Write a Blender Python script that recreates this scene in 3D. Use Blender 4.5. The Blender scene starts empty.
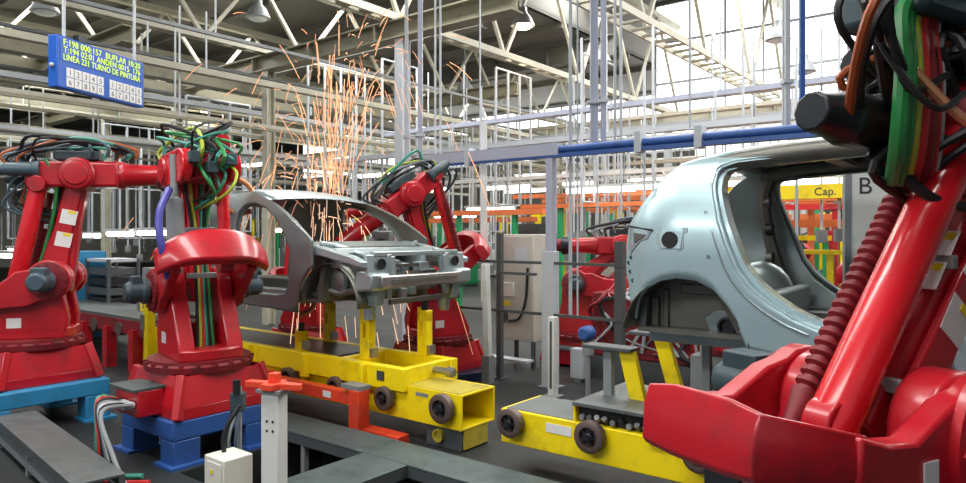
import bpy, bmesh, math, random
from mathutils import Vector, Matrix, Euler
C = bpy.context.scene.collection
PI = math.pi
R = math.radians
EYE = 1.95                       # camera height above the shop floor
DX, DY = 0.788, -0.616           # travel direction of the body line
LROT = math.atan2(DY, DX)

def P(s, t, z=0.0):
    """a point given along the line (s), across it (t) and up (z)"""
    return Vector((DX * s - DY * t, DY * s + DX * t, z))

# ------------------------------------------------------------------ materials
MATS = {}
def mat(name, col, rough=.5, metal=0., noise=.0, scale=8., bump=0., spec=.5, coat=0., emit=None, es=0., dirt=None, dirt_amt=.0, dirt_scale=3.):
    m = bpy.data.materials.new(name); m.use_nodes = True
    nt = m.node_tree; b = nt.nodes['Principled BSDF']
    b.inputs['Base Color'].default_value = (*col, 1)
    b.inputs['Roughness'].default_value = rough
    b.inputs['Metallic'].default_value = metal
    b.inputs['Specular IOR Level'].default_value = spec
    b.inputs['Coat Weight'].default_value = coat
    b.inputs['Coat Roughness'].default_value = .12
    if emit:
        b.inputs['Emission Color'].default_value = (*emit, 1); b.inputs['Emission Strength'].default_value = es
    if noise or dirt:
        tc = nt.nodes.new('ShaderNodeTexCoord')
        n = nt.nodes.new('ShaderNodeTexNoise'); n.inputs['Scale'].default_value = scale; n.inputs['Detail'].default_value = 5
        nt.links.new(tc.outputs['Object'], n.inputs['Vector'])
        hv = nt.nodes.new('ShaderNodeMix'); hv.data_type = 'RGBA'
        hv.inputs['A'].default_value = (*[c * (1 - noise) for c in col], 1)
        hv.inputs['B'].default_value = (*[min(1, c * (1 + noise)) for c in col], 1)
        nt.links.new(n.outputs['Fac'], hv.inputs['Factor'])
        out = hv.outputs['Result']
        if dirt:
            n2 = nt.nodes.new('ShaderNodeTexNoise'); n2.inputs['Scale'].default_value = dirt_scale; n2.inputs['Detail'].default_value = 8; n2.inputs['Roughness'].default_value = .7
            nt.links.new(tc.outputs['Object'], n2.inputs['Vector'])
            rp = nt.nodes.new('ShaderNodeMapRange'); rp.inputs['From Min'].default_value = .52; rp.inputs['From Max'].default_value = .72
            rp.inputs['To Max'].default_value = dirt_amt
            nt.links.new(n2.outputs['Fac'], rp.inputs['Value'])
            mx = nt.nodes.new('ShaderNodeMix'); mx.data_type = 'RGBA'
            mx.inputs['B'].default_value = (*dirt, 1)
            nt.links.new(rp.outputs['Result'], mx.inputs['Factor']); nt.links.new(out, mx.inputs['A'])
            out = mx.outputs['Result']
        nt.links.new(out, b.inputs['Base Color'])
        rr = nt.nodes.new('ShaderNodeMapRange'); rr.inputs['To Min'].default_value = max(.03, rough - .1); rr.inputs['To Max'].default_value = min(1, rough + .12)
        nt.links.new(n.outputs['Fac'], rr.inputs['Value']); nt.links.new(rr.outputs['Result'], b.inputs['Roughness'])
        if bump:
            bp = nt.nodes.new('ShaderNodeBump'); bp.inputs['Strength'].default_value = bump; bp.inputs['Distance'].default_value = .01
            nt.links.new(n.outputs['Fac'], bp.inputs['Height']); nt.links.new(bp.outputs['Normal'], b.inputs['Normal'])
    MATS[name] = m
    return m

RED = mat('red_paint', (.47, .008, .018), .34, coat=.4, noise=.15, scale=5, dirt=(.06, .012, .012), dirt_amt=.7, dirt_scale=2.5)
REDB = mat('bright_red_paint', (.68, .012, .022), .26, coat=.7, noise=.06, scale=4)
DRED = mat('grimy_red_paint', (.20, .012, .018), .5, noise=.35, scale=14, dirt=(.02, .015, .015), dirt_amt=.8, dirt_scale=5)
ORED = mat('orange_red_paint', (.80, .065, .025), .4, noise=.1, scale=6, dirt=(.1, .03, .02), dirt_amt=.5)
YEL = mat('yellow_paint', (.93, .72, .004), .36, noise=.05, scale=5, dirt=(.35, .26, .02), dirt_amt=.6, dirt_scale=3.2)
YELD = mat('old_yellow_paint', (.42, .34, .03), .55, noise=.25, scale=9, dirt=(.07, .06, .03), dirt_amt=.8)
BLUE = mat('blue_paint', (.030, .10, .34), .42, noise=.15, scale=6, dirt=(.015, .03, .07), dirt_amt=.6)
LBLUE = mat('light_blue_paint', (.028, .23, .45), .42, noise=.12, scale=6, dirt=(.02, .06, .1), dirt_amt=.6)
NAVY = mat('navy_paint', (.012, .02, .06), .4, noise=.2)
SIGNB = mat('sign_blue', (.008, .10, .50), .45, noise=.05)
TEAL = mat('teal_silver_panel', (.43, .60, .64), .28, metal=.35, coat=.35, noise=.03, scale=2)
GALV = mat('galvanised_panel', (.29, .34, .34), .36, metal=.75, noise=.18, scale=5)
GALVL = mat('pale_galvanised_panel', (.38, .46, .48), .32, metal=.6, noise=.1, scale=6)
GALVD = mat('dark_steel_and_shade', (.16, .16, .14), .42, metal=.6, noise=.3, scale=5)  # pressed steel tone, also used as painted shade inside the car bodies
STEEL = mat('steel', (.42, .42, .42), .35, metal=.9, noise=.15)
PLATE = mat('floor_plate_steel', (.085, .115, .118), .5, metal=.3, noise=.35, scale=7, dirt=(.03, .04, .04), dirt_amt=.7, dirt_scale=4)
PLATEL = mat('worn_top_plate', (.13, .15, .15), .45, metal=.4, noise=.3, scale=7, dirt=(.07, .08, .07), dirt_amt=.7)
BLACK = mat('black_rubber', (.012, .012, .014), .45, noise=.2)
BLACKM = mat('black_metal', (.022, .025, .030), .38, metal=.3, noise=.3)
SLATE = mat('slate_motor', (.06, .10, .13), .4, noise=.15, scale=6)
SLATED = mat('dark_slate_casing', (.035, .06, .072), .42, noise=.3, scale=5)
BROWN = mat('worn_roller', (.12, .085, .075), .5, metal=.3, noise=.4, scale=12)
WHITE = mat('white_paint', (.72, .74, .72), .45, noise=.05, dirt=(.4, .4, .36), dirt_amt=.5)
LGREY = mat('light_grey_paint', (.50, .54, .58), .42, noise=.06)
LILAC = mat('pale_lilac_grey_paint', (.42, .45, .56), .45, noise=.05)
GREY = mat('grey_paint', (.22, .24, .25), .45, noise=.12)
DGREY = mat('dark_grey_paint', (.07, .08, .085), .45, noise=.2)
BEIGE = mat('beige_cabinet', (.50, .49, .43), .5, noise=.06, dirt=(.3, .28, .24), dirt_amt=.4)
BEIGEB = mat('pale_beige_box', (.66, .65, .58), .45, noise=.05)
CREAM = mat('cream_girder', (.46, .45, .36), .55, noise=.12, scale=3, dirt=(.28, .26, .18), dirt_amt=.7)
OLIVE = mat('olive_girder', (.24, .23, .16), .6, noise=.25, scale=3, dirt=(.1, .09, .06), dirt_amt=.6)
ROOFM = mat('dark_roof_sheet', (.13, .13, .115), .7, noise=.3, scale=2)
GREEN = mat('green_paint', (.02, .36, .13), .45, noise=.1)
GRN_H = mat('green_hose', (.03, .27, .07), .4, noise=.1)
GRN_T = mat('teal_hose', (.05, .30, .22), .4, noise=.1)
LIME = mat('lime_hose', (.42, .52, .05), .4, noise=.1)
RED_H = mat('red_hose', (.55, .03, .03), .4, noise=.1)
BLU_H = mat('violet_blue_hose', (.07, .07, .36), .4, noise=.1)
ORG_H = mat('orange_hose', (.36, .08, .02), .4, noise=.1)
COPPER = mat('copper_braid', (.52, .24, .12), .4, metal=.6, noise=.2)
ORANGE = mat('orange_paint', (.80, .20, .06), .5, noise=.1)
LABELW = mat('white_label', (.74, .75, .74), .5)
LABELY = mat('yellow_label', (.80, .66, .02), .5)
LABELB = mat('blue_label', (.08, .20, .55), .5)
LABELK = mat('label_ink', (.05, .05, .06), .6)
PINK = mat('pink_tag', (.75, .22, .30), .5)
LED = mat('led_text', (.3, .36, .02), .5, emit=(.62, .85, .05), es=1.1)
TUBE = mat('fluorescent_tube', (1, 1, 1), .5, emit=(1, .97, .86), es=9)
BULB = mat('warm_bulb', (1, .9, .7), .5, emit=(1, .78, .45), es=14)
SPARK = mat('glowing_spark', (1, .5, .2), .5, emit=(1, .45, .3), es=.45)
SPARKB = mat('bright_spark', (1, .7, .4), .5, emit=(1, .62, .42), es=1.1)
PANE = mat('roof_glazing', (.8, .84, .86), .3, emit=(1, .99, .96), es=3.6)
PANEW = mat('wall_glazing', (.8, .84, .86), .3, emit=(1, .98, .93), es=1.4)
WALLM = mat('pale_wall', (.30, .30, .26), .7, noise=.1, scale=1)
FLOORM = mat('oily_concrete', (.022, .025, .026), .55, spec=.3, noise=.35, scale=1.5, dirt=(.018, .02, .02), dirt_amt=.8, dirt_scale=1.2)

# ------------------------------------------------------------------ mesh builder
class MB:
    def __init__(self): self.v = []; self.f = []
    def add(self, vs, fs, M=None):
        o = len(self.v)
        self.v += [tuple(M @ Vector(v)) for v in vs] if M is not None else [tuple(v) for v in vs]
        self.f += [[i + o for i in f] for f in fs]
        return self
    def box(self, x0, x1, y0, y1, z0, z1, M=None):
        vs = [(x, y, z) for z in (z0, z1) for y in (y0, y1) for x in (x0, x1)]
        return self.add(vs, [(0, 2, 3, 1), (4, 5, 7, 6), (0, 1, 5, 4), (2, 6, 7, 3), (0, 4, 6, 2), (1, 3, 7, 5)], M)
    def cbox(self, c, d, M=None):
        return self.box(c[0] - d[0] / 2, c[0] + d[0] / 2, c[1] - d[1] / 2, c[1] + d[1] / 2, c[2] - d[2] / 2, c[2] + d[2] / 2, M)
    def beam(self, a, b, w, h=None, up=(0, 0, 1)):
        a = Vector(a); b = Vector(b); h = h or w
        d = (b - a).normalized(); u = Vector(up)
        if abs(d.dot(u)) > .98: u = Vector((1, 0, 0))
        x = d.cross(u).normalized() * (w / 2); y = x.cross(d).normalized() * (h / 2)
        vs = [a - x - y, a + x - y, a + x + y, a - x + y, b - x - y, b + x - y, b + x + y, b - x + y]
        return self.add(vs, [(3, 2, 1, 0), (4, 5, 6, 7), (0, 1, 5, 4), (1, 2, 6, 5), (2, 3, 7, 6), (3, 0, 4, 7)])
    def cyl(self, a, b, r0, r1=None, n=16, cap=True):
        a = Vector(a); b = Vector(b); r1 = r0 if r1 is None else r1
        d = (b - a).normalized(); u = Vector((0, 0, 1)) if abs(d.z) < .9 else Vector((1, 0, 0))
        x = d.cross(u).normalized(); y = d.cross(x).normalized()
        vs = []
        for c, r in ((a, r0), (b, r1)):
            vs += [c + (x * math.cos(2 * PI * i / n) + y * math.sin(2 * PI * i / n)) * r for i in range(n)]
        fs = [(i, i + n, (i + 1) % n + n, (i + 1) % n) for i in range(n)]
        if cap: fs += [list(range(n)), list(range(2 * n - 1, n - 1, -1))]
        return self.add(vs, fs)
    def lathe(self, a, d, prof, n=20):
        """profile of (distance along d, radius) about an axis from a"""
        a = Vector(a); d = Vector(d).normalized(); u = Vector((0, 0, 1)) if abs(d.z) < .9 else Vector((1, 0, 0))
        x = d.cross(u).normalized(); y = d.cross(x).normalized(); vs = []; fs = []
        for h, r in prof:
            vs += [a + d * h + (x * math.cos(2 * PI * i / n) + y * math.sin(2 * PI * i / n)) * max(r, .0005) for i in range(n)]
        for k in range(len(prof) - 1):
            for i in range(n):
                j = (i + 1) % n
                fs.append((k * n + i, (k + 1) * n + i, (k + 1) * n + j, k * n + j))
        fs += [list(range(n)), list(range(len(prof) * n - 1, (len(prof) - 1) * n - 1, -1))]
        return self.add(vs, fs)
    def tube(self, pts, r, n=7, smooth=0, closed=False):
        pts = [Vector(p) for p in pts]
        if smooth: pts = catmull(pts, smooth)
        m = len(pts); vs = []; fs = []
        d = (pts[1] - pts[0]).normalized(); u = Vector((0, 0, 1)) if abs(d.z) < .9 else Vector((1, 0, 0))
        x = d.cross(u).normalized()
        for k, p in enumerate(pts):
            t = (pts[min(k + 1, m - 1)] - pts[max(k - 1, 0)])
            t = t.normalized() if t.length > 1e-9 else d
            x = (x - t * x.dot(t)); x = x.normalized() if x.length > 1e-6 else t.orthogonal().normalized()
            y = t.cross(x)
            vs += [p + (x * math.cos(2 * PI * i / n) + y * math.sin(2 * PI * i / n)) * r for i in range(n)]
        for k in range(m - 1):
            for i in range(n):
                j = (i + 1) % n
                fs.append((k * n + i, k * n + j, (k + 1) * n + j, (k + 1) * n + i))
        fs += [list(range(n - 1, -1, -1)), list(range((m - 1) * n, m * n))]
        return self.add(vs, fs)
    def prism(self, poly, axis, a, b, M=None):
        """extrude a 2-d outline along x, y or z between a and b (poly in the two other axes, in order)"""
        def pt(p, w):
            return {'x': (w, p[0], p[1]), 'y': (p[0], w, p[1]), 'z': (p[0], p[1], w)}[axis]
        n = len(poly); vs = [pt(p, a) for p in poly] + [pt(p, b) for p in poly]
        ar = sum(poly[i][0] * poly[(i + 1) % n][1] - poly[(i + 1) % n][0] * poly[i][1] for i in range(n))
        flip = (ar > 0) == (axis != 'y')
        fs = [list(range(n)), list(range(2 * n - 1, n - 1, -1))] + [(i, i + n, (i + 1) % n + n, (i + 1) % n) for i in range(n)]
        if not flip: fs = [f[::-1] for f in fs]
        return self.add(vs, fs, M)
    def ball(self, c, r, n=12, sq=(1, 1, 1)):
        prof = []; vs = []; fs = []; m = n // 2
        for k in range(m + 1):
            th = PI * k / m
            vs += [(c[0] + sq[0] * r * math.sin(th) * math.cos(2 * PI * i / n), c[1] + sq[1] * r * math.sin(th) * math.sin(2 * PI * i / n), c[2] + sq[2] * r * math.cos(th)) for i in range(n)]
        for k in range(m):
            for i in range(n):
                j = (i + 1) % n; fs.append((k * n + i, (k + 1) * n + i, (k + 1) * n + j, k * n + j))
        return self.add(vs, fs)
    def grid(self, rows):
        o = len(self.v); nr = len(rows); nc = len(rows[0])
        for r in rows: self.v += [tuple(p) for p in r]
        for i in range(nr - 1):
            for j in range(nc - 1):
                self.f.append([o + i * nc + j, o + i * nc + j + 1, o + (i + 1) * nc + j + 1, o + (i + 1) * nc + j])
        return self
    def build(self, name, m, parent=None, bevel=0., smooth=True, solid=0., weld=False, off=-1, loc=None, rotz=None, angle=38):
        me = bpy.data.meshes.new(name); me.from_pydata(self.v, [], self.f)
        if weld or solid:
            bm = bmesh.new(); bm.from_mesh(me)
            bmesh.ops.remove_doubles(bm, verts=bm.verts, dist=.0004)
            bmesh.ops.dissolve_degenerate(bm, edges=bm.edges, dist=.0002)
            bm.to_mesh(me); bm.free()
        me.materials.append(m)
        if smooth:
            me.shade_smooth(); me.set_sharp_from_angle(angle=R(angle))
        o = bpy.data.objects.new(name, me); C.objects.link(o)
        if parent: o.parent = parent
        if loc is not None: o.location = loc
        if rotz is not None: o.rotation_euler.z = rotz
        if solid:
            sm = o.modifiers.new('solid', 'SOLIDIFY'); sm.thickness = solid; sm.offset = off
        if bevel:
            bv = o.modifiers.new('bevel', 'BEVEL'); bv.width = bevel; bv.segments = 2; bv.limit_method = 'ANGLE'; bv.angle_limit = R(40)
        return o

def catmull(p, k):
    out = []; q = [p[0] * 2 - p[1]] + list(p) + [p[-1] * 2 - p[-2]]
    for i in range(1, len(q) - 2):
        a, b, c, d = q[i - 1], q[i], q[i + 1], q[i + 2]
        for j in range(k):
            u = j / k
            out.append(.5 * ((2 * b) + (c - a) * u + (2 * a - 5 * b + 4 * c - d) * u * u + (3 * b - a - 3 * c + d) * u ** 3))
    out.append(p[-1])
    return out

def tag(o, label, cat, group=None, kind=None):
    o['label'] = label; o['category'] = cat
    if group: o['group'] = group
    if kind: o['kind'] = kind
    return o
def thing(name, label, cat, loc=(0, 0, 0), rotz=0., group=None):
    o = bpy.data.objects.new(name, None); C.objects.link(o); o.empty_display_size = .1
    o.location = loc; o.rotation_euler = (0, 0, rotz)
    return tag(o, label, cat, group)
def struct(o):
    o['kind'] = 'structure'; return o
def dup(root, loc, rotz=None, label=None, group=None):
    r = root.copy(); C.objects.link(r); r.location = loc
    if rotz is not None: r.rotation_euler.z = rotz
    if label: r['label'] = label
    if group: r['group'] = group
    for ch in list(root.children):
        c = ch.copy(); C.objects.link(c); c.parent = r
        for g in ch.children:
            d = g.copy(); C.objects.link(d); d.parent = c
    return r
def text_part(name, body, size, m, parent, M, depth=.002, align='LEFT', spacing=1.):
    cu = bpy.data.curves.new(name, 'FONT'); cu.body = body; cu.size = size; cu.extrude = depth; cu.align_x = align; cu.space_character = spacing
    t = bpy.data.objects.new(name, cu); C.objects.link(t)
    bpy.context.view_layer.update()
    me = bpy.data.meshes.new_from_object(t.evaluated_get(bpy.context.evaluated_depsgraph_get()))
    bpy.data.objects.remove(t)
    me.transform(M); me.materials.clear(); me.materials.append(m)
    o = bpy.data.objects.new(name, me); C.objects.link(o)
    if parent: o.parent = parent
    return o

# ------------------------------------------------------------------ camera
cam = bpy.data.cameras.new('camera'); co = bpy.data.objects.new('camera', cam); C.objects.link(co)
co.location = (0, 0, EYE); co.rotation_euler = (R(90), 0, 0)
cam.sensor_width = 36; cam.lens = 36 * 690 / 966; cam.shift_y = -8.5 / 966; cam.clip_start = .05; cam.clip_end = 300
bpy.context.scene.camera = co
# ------------------------------------------------------------------ welding robots
t_ref = [None]
def robot(label, loc, yaw, lean=.1, pc=0., L=1.1, fore=1.0, rod_y=-.1, rod_r=.07, seed=1, plinth_h=.45, ring=DRED,
          hose_set=None, gun=True, group='spot welding robots', detail=True, cw_len=.82, cw_w=.36, fore_pitch=None, rear_motors=True, hose_r=.016, shz=.74, loops=8, fat=1.0, gun_dir=-1, crank=.46, base_yaw=None, motor_len=.26, mscale=1., chamfer=False, cw_th=.14, eye_w=.11, bal_r=1., bal_y=.24, smooth_bal=False, yoke=False, sx=.12, dress_r=None):
    rnd = random.Random(seed)
    t = thing('welding_robot', label, 'robot', (loc[0], loc[1], loc[2]), yaw, group)
    FZ = .45                                  # slewing ring height
    S = Vector((sx, 0, FZ + shz))
    E = S + Vector((math.sin(lean), 0, math.cos(lean))) * L
    c = Vector((-math.cos(pc), 0, math.sin(pc)))
    fp = -pc if fore_pitch is None else fore_pitch
    f = Vector((math.cos(fp), 0, math.sin(fp)))
    up = Vector((-f.z, 0, f.x))
    # base casting: a square foot turned to the line, narrowing to the slewing ring
    by = (LROT if base_yaw is None else base_yaw) - yaw
    BM = Matrix.Rotation(by, 4, 'Z')
    b = MB(); q = .46
    b.prism([(-q, -q), (q, -q), (q, q), (-q, q)], 'z', 0, .10, BM)
    b.add([BM @ Vector(v) for v in [(-q, -q, .10), (q, -q, .10), (q, q, .10), (-q, q, .10), (-.40, -.40, .355), (.40, -.40, .355), (.40, .40, .355), (-.40, .40, .355)]],
          [(0, 1, 5, 4), (1, 2, 6, 5), (2, 3, 7, 6), (3, 0, 4, 7)])
    for sx in (-1, 1):
        for sy in (-1, 1): b.beam(BM @ Vector((sx * q, sy * q, .01)), BM @ Vector((sx * .37, sy * .37, .36)), .07, .09, up=(sx, sy, 0))
    b.build('base', RED, t, bevel=.008)
    cb = MB(); cb.box(-.2, .2, -.66, -.44, .03, .25, BM); o = cb.build('connector_box', RED, t, bevel=.012)
    cb = MB(); cb.box(-.24, .2, -.70, -.42, .25, .27, BM); cb.build('lid', PLATE, o)
    sr = MB(); sr.lathe((0, 0, .355), (0, 0, 1), [(0, .46), (.055, .47), (.06, .45), (.07, .44), (.095, .44), (.098, .41)], 36)
    for k in range(20):
        a = 2 * PI * k / 20
        sr.cyl((.455 * math.cos(a), .455 * math.sin(a), .40), (.455 * math.cos(a), .455 * math.sin(a), .435), .020, n=6)
    sr.build('slewing_ring', ring, t)
    # turret: deck and two cheeks
    d = MB(); d.prism([(-.34, -.28), (.34, -.28), (.40, -.16), (.40, .16), (.34, .28), (-.34, .28), (-.39, .15), (-.39, -.15)], 'z', FZ, FZ + .10)
    d.box(.02, .3, -.2, .2, FZ + .1, FZ + .3)
    d.build('turret_deck', RED, t, bevel=.015)
    for sy in (-1, 1):
        pr = [(-.36, FZ + .06), (.36, FZ + .06), (.38, FZ + .2), (.33, FZ + .45)]
        pr += [(S.x + .20 * math.cos(a), S.z + .20 * math.sin(a)) for a in [R(x) for x in range(-10, 200, 18)]]
        pr += [(-.13, FZ + .5), (-.30, FZ + .2)]
        ck = MB(); ck.prism(pr, 'y', sy * .135, sy * .28)
        o = ck.build('cheek', RED, t, bevel=.02)
        if detail:
            lb = MB(); lb.cbox((-.10 if sy < 0 else .12, sy * .2815, FZ + .17), (.13, .004, .10)); lb.build('sticker', LABELW, o)
            lb = MB(); lb.cbox((.10, sy * .2815, FZ + .46), (.09, .004, .12)); lb.build('sticker', LABELB, o)
        # pivot cover with bolts
        pv = MB(); pv.lathe((S.x, sy * .375, S.z), (0, sy, 0), [(0, .185), (.02, .185), (.026, .16), (.03, .10), (.05, .09), (.052, .04)], 28)
        for k in range(12):
            a = 2 * PI * k / 12
            pv.cyl((S.x + .165 * math.cos(a), sy * .39, S.z + .165 * math.sin(a)), (S.x + .165 * math.cos(a), sy * .41, S.z + .165 * math.sin(a)), .014, n=6)
        pv.build('pivot_cover', DRED, t)
        # drive motor
        mo = MB(); mo.lathe((S.x - .02, sy * .42, S.z), (0, sy, 0), [(0, .115), (.05, .115), (.055, .095), (motor_len, .095), (motor_len + .01, .08), (motor_len + .03, .078)], 12)
        mo.box(S.x - .08, S.x + .05, min(sy * .48, sy * (.40 + motor_len)), max(sy * .48, sy * (.40 + motor_len)), S.z + .05, S.z + .14)
        mo.build('shoulder_motor', SLATE if sy < 0 else SLATED, t, bevel=.008)
    # counterweight lever (turns about the shoulder)
    M = Matrix.Translation(S) @ Matrix.Rotation(pc, 4, 'Y')
    secs = []
    W = cw_w
    ql = [-1 + k / 6 for k in range(13)] if not chamfer else [-1, -.64, -.61, -.3, .3, .61, .64, 1]
    for qq in ql:
        y = W * qq; q = abs(qq)
        xo = -cw_len + (.20 * q ** 3.2 if not chamfer else max(0, q - .62) * .62); zt = (.175 - .085 * q ** 2) if not chamfer else (.13 - .065 * q ** 2); zb = (-.155 + .02 * q ** 2) if not chamfer else (-.10 + .035 * q ** 2); th = cw_th
        secs.append([M @ Vector(p) for p in ((xo + th, y, zb), (xo + .02, y, zb), (xo, y, zb + .02), (xo, y, zt - .06), (xo + min(.045, th * .5), y, zt), (xo + th, y, zt), (xo + th, y, zb))])
    cw = MB(); cw.grid(secs); cw.f.append(list(range(6, -1, -1))[1:]); n0 = (len(ql) - 1) * 7; cw.f.append([n0 + i for i in range(6)])
    cwo = cw.build('counterweight', RED, t, weld=True, bevel=.006)
    for sy in (-1, 1):
        pr = [(-cw_len + .23, -.135), (-cw_len + .23, .085), (-.42, .10), (-.24, .17)] if not chamfer else [(-cw_len + .235, -.065), (-cw_len + .235, .065), (-.55, .035), (-.42, .03), (-.24, .13)]
        pr += [(.205 * math.cos(a), .205 * math.sin(a)) for a in [R(x) for x in range(130, -140, -18)]]
        pr += [(-.26, -.19), (-.42, -.15)]
        a_ = MB(); a_.prism(pr, 'y', sy * .285, sy * .372, M); a_.build('lever_arm', RED, t, bevel=.012)
    # lower arm
    la = MB(); Lm = Matrix.Translation(S) @ Matrix.Rotation(lean, 4, 'Y')
    la.prism([(-.16, -.12), (.16, -.12), (.15, .15), (.10, L * .55), (.10, L - .1), (.06, L + .12), (-.08, L + .12), (-.12, L - .1), (-.12, L * .5), (-.17, .15)], 'y', -.085, .085, Lm)
    lao = la.build('lower_arm', RED, t, bevel=.02)
    for sy in (-1, 1):
        r_ = MB(); r_.prism([(-.10, .05), (.10, .05), (.055, L * .5), (.06, L), (-.06, L), (-.06, L * .5)], 'y', sy * .085, sy * .12, Lm); r_.build('arm_rib', RED, lao, bevel=.01)
    if detail:
        for zz in (.42, .66):
            lb = MB(); lb.cbox((0, -.0875 - .034, zz), (.15, .004, .15), Lm); o = lb.build('data_plate', LABELW, lao)
            lb = MB(); lb.cbox((.02, -.0915 - .034, zz + .055), (.07, .004, .03), Lm); lb.build('data_plate_heading', LABELY, lao)
    # push rod (parallel to the lower arm)
    Q = S + c * crank + Vector((0, rod_y, 0)); T = Q + (E - S)
    rd = MB(); dv = (T - Q).normalized()
    rd.lathe(Q - dv * .06, dv, [(0, rod_r * .8), (.03, rod_r), ((T - Q).length + .03, rod_r), ((T - Q).length + .08, rod_r * .9)], 20)
    rd.build('push_rod', REDB, t)
    for q in (Q, T):
        ey = MB(); ey.cyl(q + Vector((0, -eye_w, 0)), q + Vector((0, eye_w, 0)), .085 * fat, n=20)
        ey.build('rod_eye', RED, t, bevel=.008)
    # ribbed balancer on the other side
    Qb = S + c * (crank - .06) + Vector((0, rod_y + bal_y, -.05)); Tb = Qb + (E - S) * .96
    bl = MB(); dv = (Tb - Qb).normalized(); n = 22; prof = [(0, .05)]
    for k in range(n):
        h = .12 + (Tb - Qb).length * .7 * k / n; prof += [(h, .080), (h + .016, .080), (h + .018, .055), (h + .030, .055)]
    prof += [((Tb - Qb).length * .86, .045), ((Tb - Qb).length, .045)]
    if smooth_bal: prof = [(0, .05), (.15, .05), (.16, .075), ((Tb - Qb).length * .62, .075), ((Tb - Qb).length * .64, .035), ((Tb - Qb).length, .035)]
    bl.lathe(Qb, dv, [(h, r * bal_r) for h, r in prof], 16); bl.build('balancer', GREY if smooth_bal else DRED, t)
    if smooth_bal: MB().tube([Qb + Vector((-.12, .10, -.02)), Qb + Vector((-.2, .17, .22)), Qb + Vector((-.14, .18, .5)), Qb + Vector((.0, .06, .74))], .032, 9, 6).build('hose', BLU_H, t)
    if yoke:
        for sy in (-1, 1):
            yk = MB(); yk.beam(E - f * .46 + Vector((0, sy * .21, 0)), E + f * .1 + Vector((0, sy * .21, 0)), .09, .30, up=up)
            yk.cyl(E - f * .46 + Vector((0, sy * .165, 0)), E - f * .46 + Vector((0, sy * .255, 0)), .15, n=20); yk.build('elbow_yoke', REDB, t, bevel=.012)
    # elbow housing, rear crank, forearm
    eh = MB(); eh.cyl(E + Vector((0, -.24, 0)), E + Vector((0, .24, 0)), .175 * fat, n=28)
    eh.beam(E - f * .38, E + f * .38, .34, .27, up=up)
    eh.beam(E - f * .50 - up * .02, E - f * .2 - up * .02, .26, .2, up=up)
    eh.build('elbow_housing', RED, t, bevel=.03)
    for sy in (-1, 1):
        ec = MB(); ec.lathe(E + Vector((0, sy * .24, 0)), (0, sy, 0), [(0, .15), (.02, .15), (.025, .12), (.045, .11), (.05, .05)], 24)
        ec.build('elbow_cover', RED, t)
    fo = MB(); fo.lathe(E + f * .36, f, [(0, .145), (.05, .15), (.08, .125), (fore - .45, .105), (fore - .44, .125), (fore - .40, .125)], 24)
    fo.build('forearm', RED, t)
    rg = MB(); rg.lathe(E + f * (fore - .10), f, [(0, .128), (.05, .14), (.12, .14), (.13, .11)], 24); wr = rg.build('wrist_ring', BLACKM, t)
    w = MB(); w.lathe(E + f * (fore + .03), f, [(0, .10), (.14, .10), (.2, .075), (.26, .07)], 18)
    w.ball(E + f * (fore + .2), .10, 14); w.build('wrist', DRED, t)
    if gun:
        G = E + f * (fore + .28); g = MB(); dn = up * gun_dir
        g.beam(G - f * .04, G + f * .18, .2, .16, up=up)
        g.tube([G + f * .05, G + f * .10 + dn * .25, G + f * .34 + dn * .42, G + f * .52 + dn * .40], .032, 10, 5)
        g.tube([G + f * .15, G + f * .34 + dn * .02, G + f * .50 + dn * .12, G + f * .54 + dn * .30], .030, 10, 5)
        go = g.build('weld_gun', COPPER, t)
        g2 = MB(); g2.beam(G - dn * .02 - f * .02, G - dn * .30 + f * .05, .17, .2, up=f); g2.build('gun_transformer', SLATED, t, bevel=.02)
    if rear_motors:
        for k, y in enumerate((-.15, .02, .17)):
            m_ = MB(); A = E - f * .34 + Vector((0, y, 0)) + up * (.05 if k != 1 else -.03)
            m_.lathe(A, -f, [(h * mscale, r * mscale) for h, r in [(0, .085), (.06, .085), (.065, .068), (.30, .068), (.32, .058), (.36, .055)]], 12)
            m_.beam(A - f * .2, A - f * .33, .09, .10, up=up)
            m_.build('axis_motor', SLATE if k == 0 else SLATED, t, bevel=.006)
    jb = MB(); jb.beam(E + up * .20 - f * .22, E + up * .20 + f * .2, .26, .10, up=up); jb.build('cable_box', SLATED, t, bevel=.015)
    # hoses: loops round the elbow, a dress pack down the back of the arm
    hs = hose_set or [GRN_T, BLACK, GRN_H, BLACK, BLACK, ORG_H, SLATE, GRN_T]
    for k in range(loops):
        m = hs[k % len(hs)]; y0 = rnd.uniform(-.22, .22); y1 = rnd.uniform(-.22, .22); q = rnd.uniform(.16, .34)
        a = E - f * rnd.uniform(.35, .62) + Vector((0, y0, rnd.uniform(-.05, .1)))
        mid = E - f * rnd.uniform(.0, .5) + up * (q + .1) + Vector((0, rnd.uniform(-.3, .3), 0))
        e_ = E + f * rnd.uniform(.1, .5) + up * rnd.uniform(.12, .2) + Vector((0, y1, 0))
        MB().tube([a, a - f * .12 + up * q * .6, mid, e_ + up * .12, e_], hose_r * rnd.uniform(.8, 1.2), 7, 5).build('hose', m, t)
    for k in range(max(2, loops // 2)):
        m = hs[(k * 3 + 1) % len(hs)]; y0 = rnd.uniform(-.2, .2)
        a = E - f * rnd.uniform(.3, .6) + Vector((0, y0, 0)); e_ = E - Vector((math.sin(lean), 0, math.cos(lean))) * rnd.uniform(.3, .5) + c * .18 + Vector((0, rnd.uniform(-.1, .1), 0))
        MB().tube([a, a - f * .14 - up * .1, (a + e_) / 2 - f * rnd.uniform(.2, .4) - up * .08, e_], hose_r * rnd.uniform(.8, 1.2), 7, 5).build('hose', m, t)
    dc = [GRN_H, BLACK, GRN_T, RED_H, LIME, BLACK]
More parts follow.
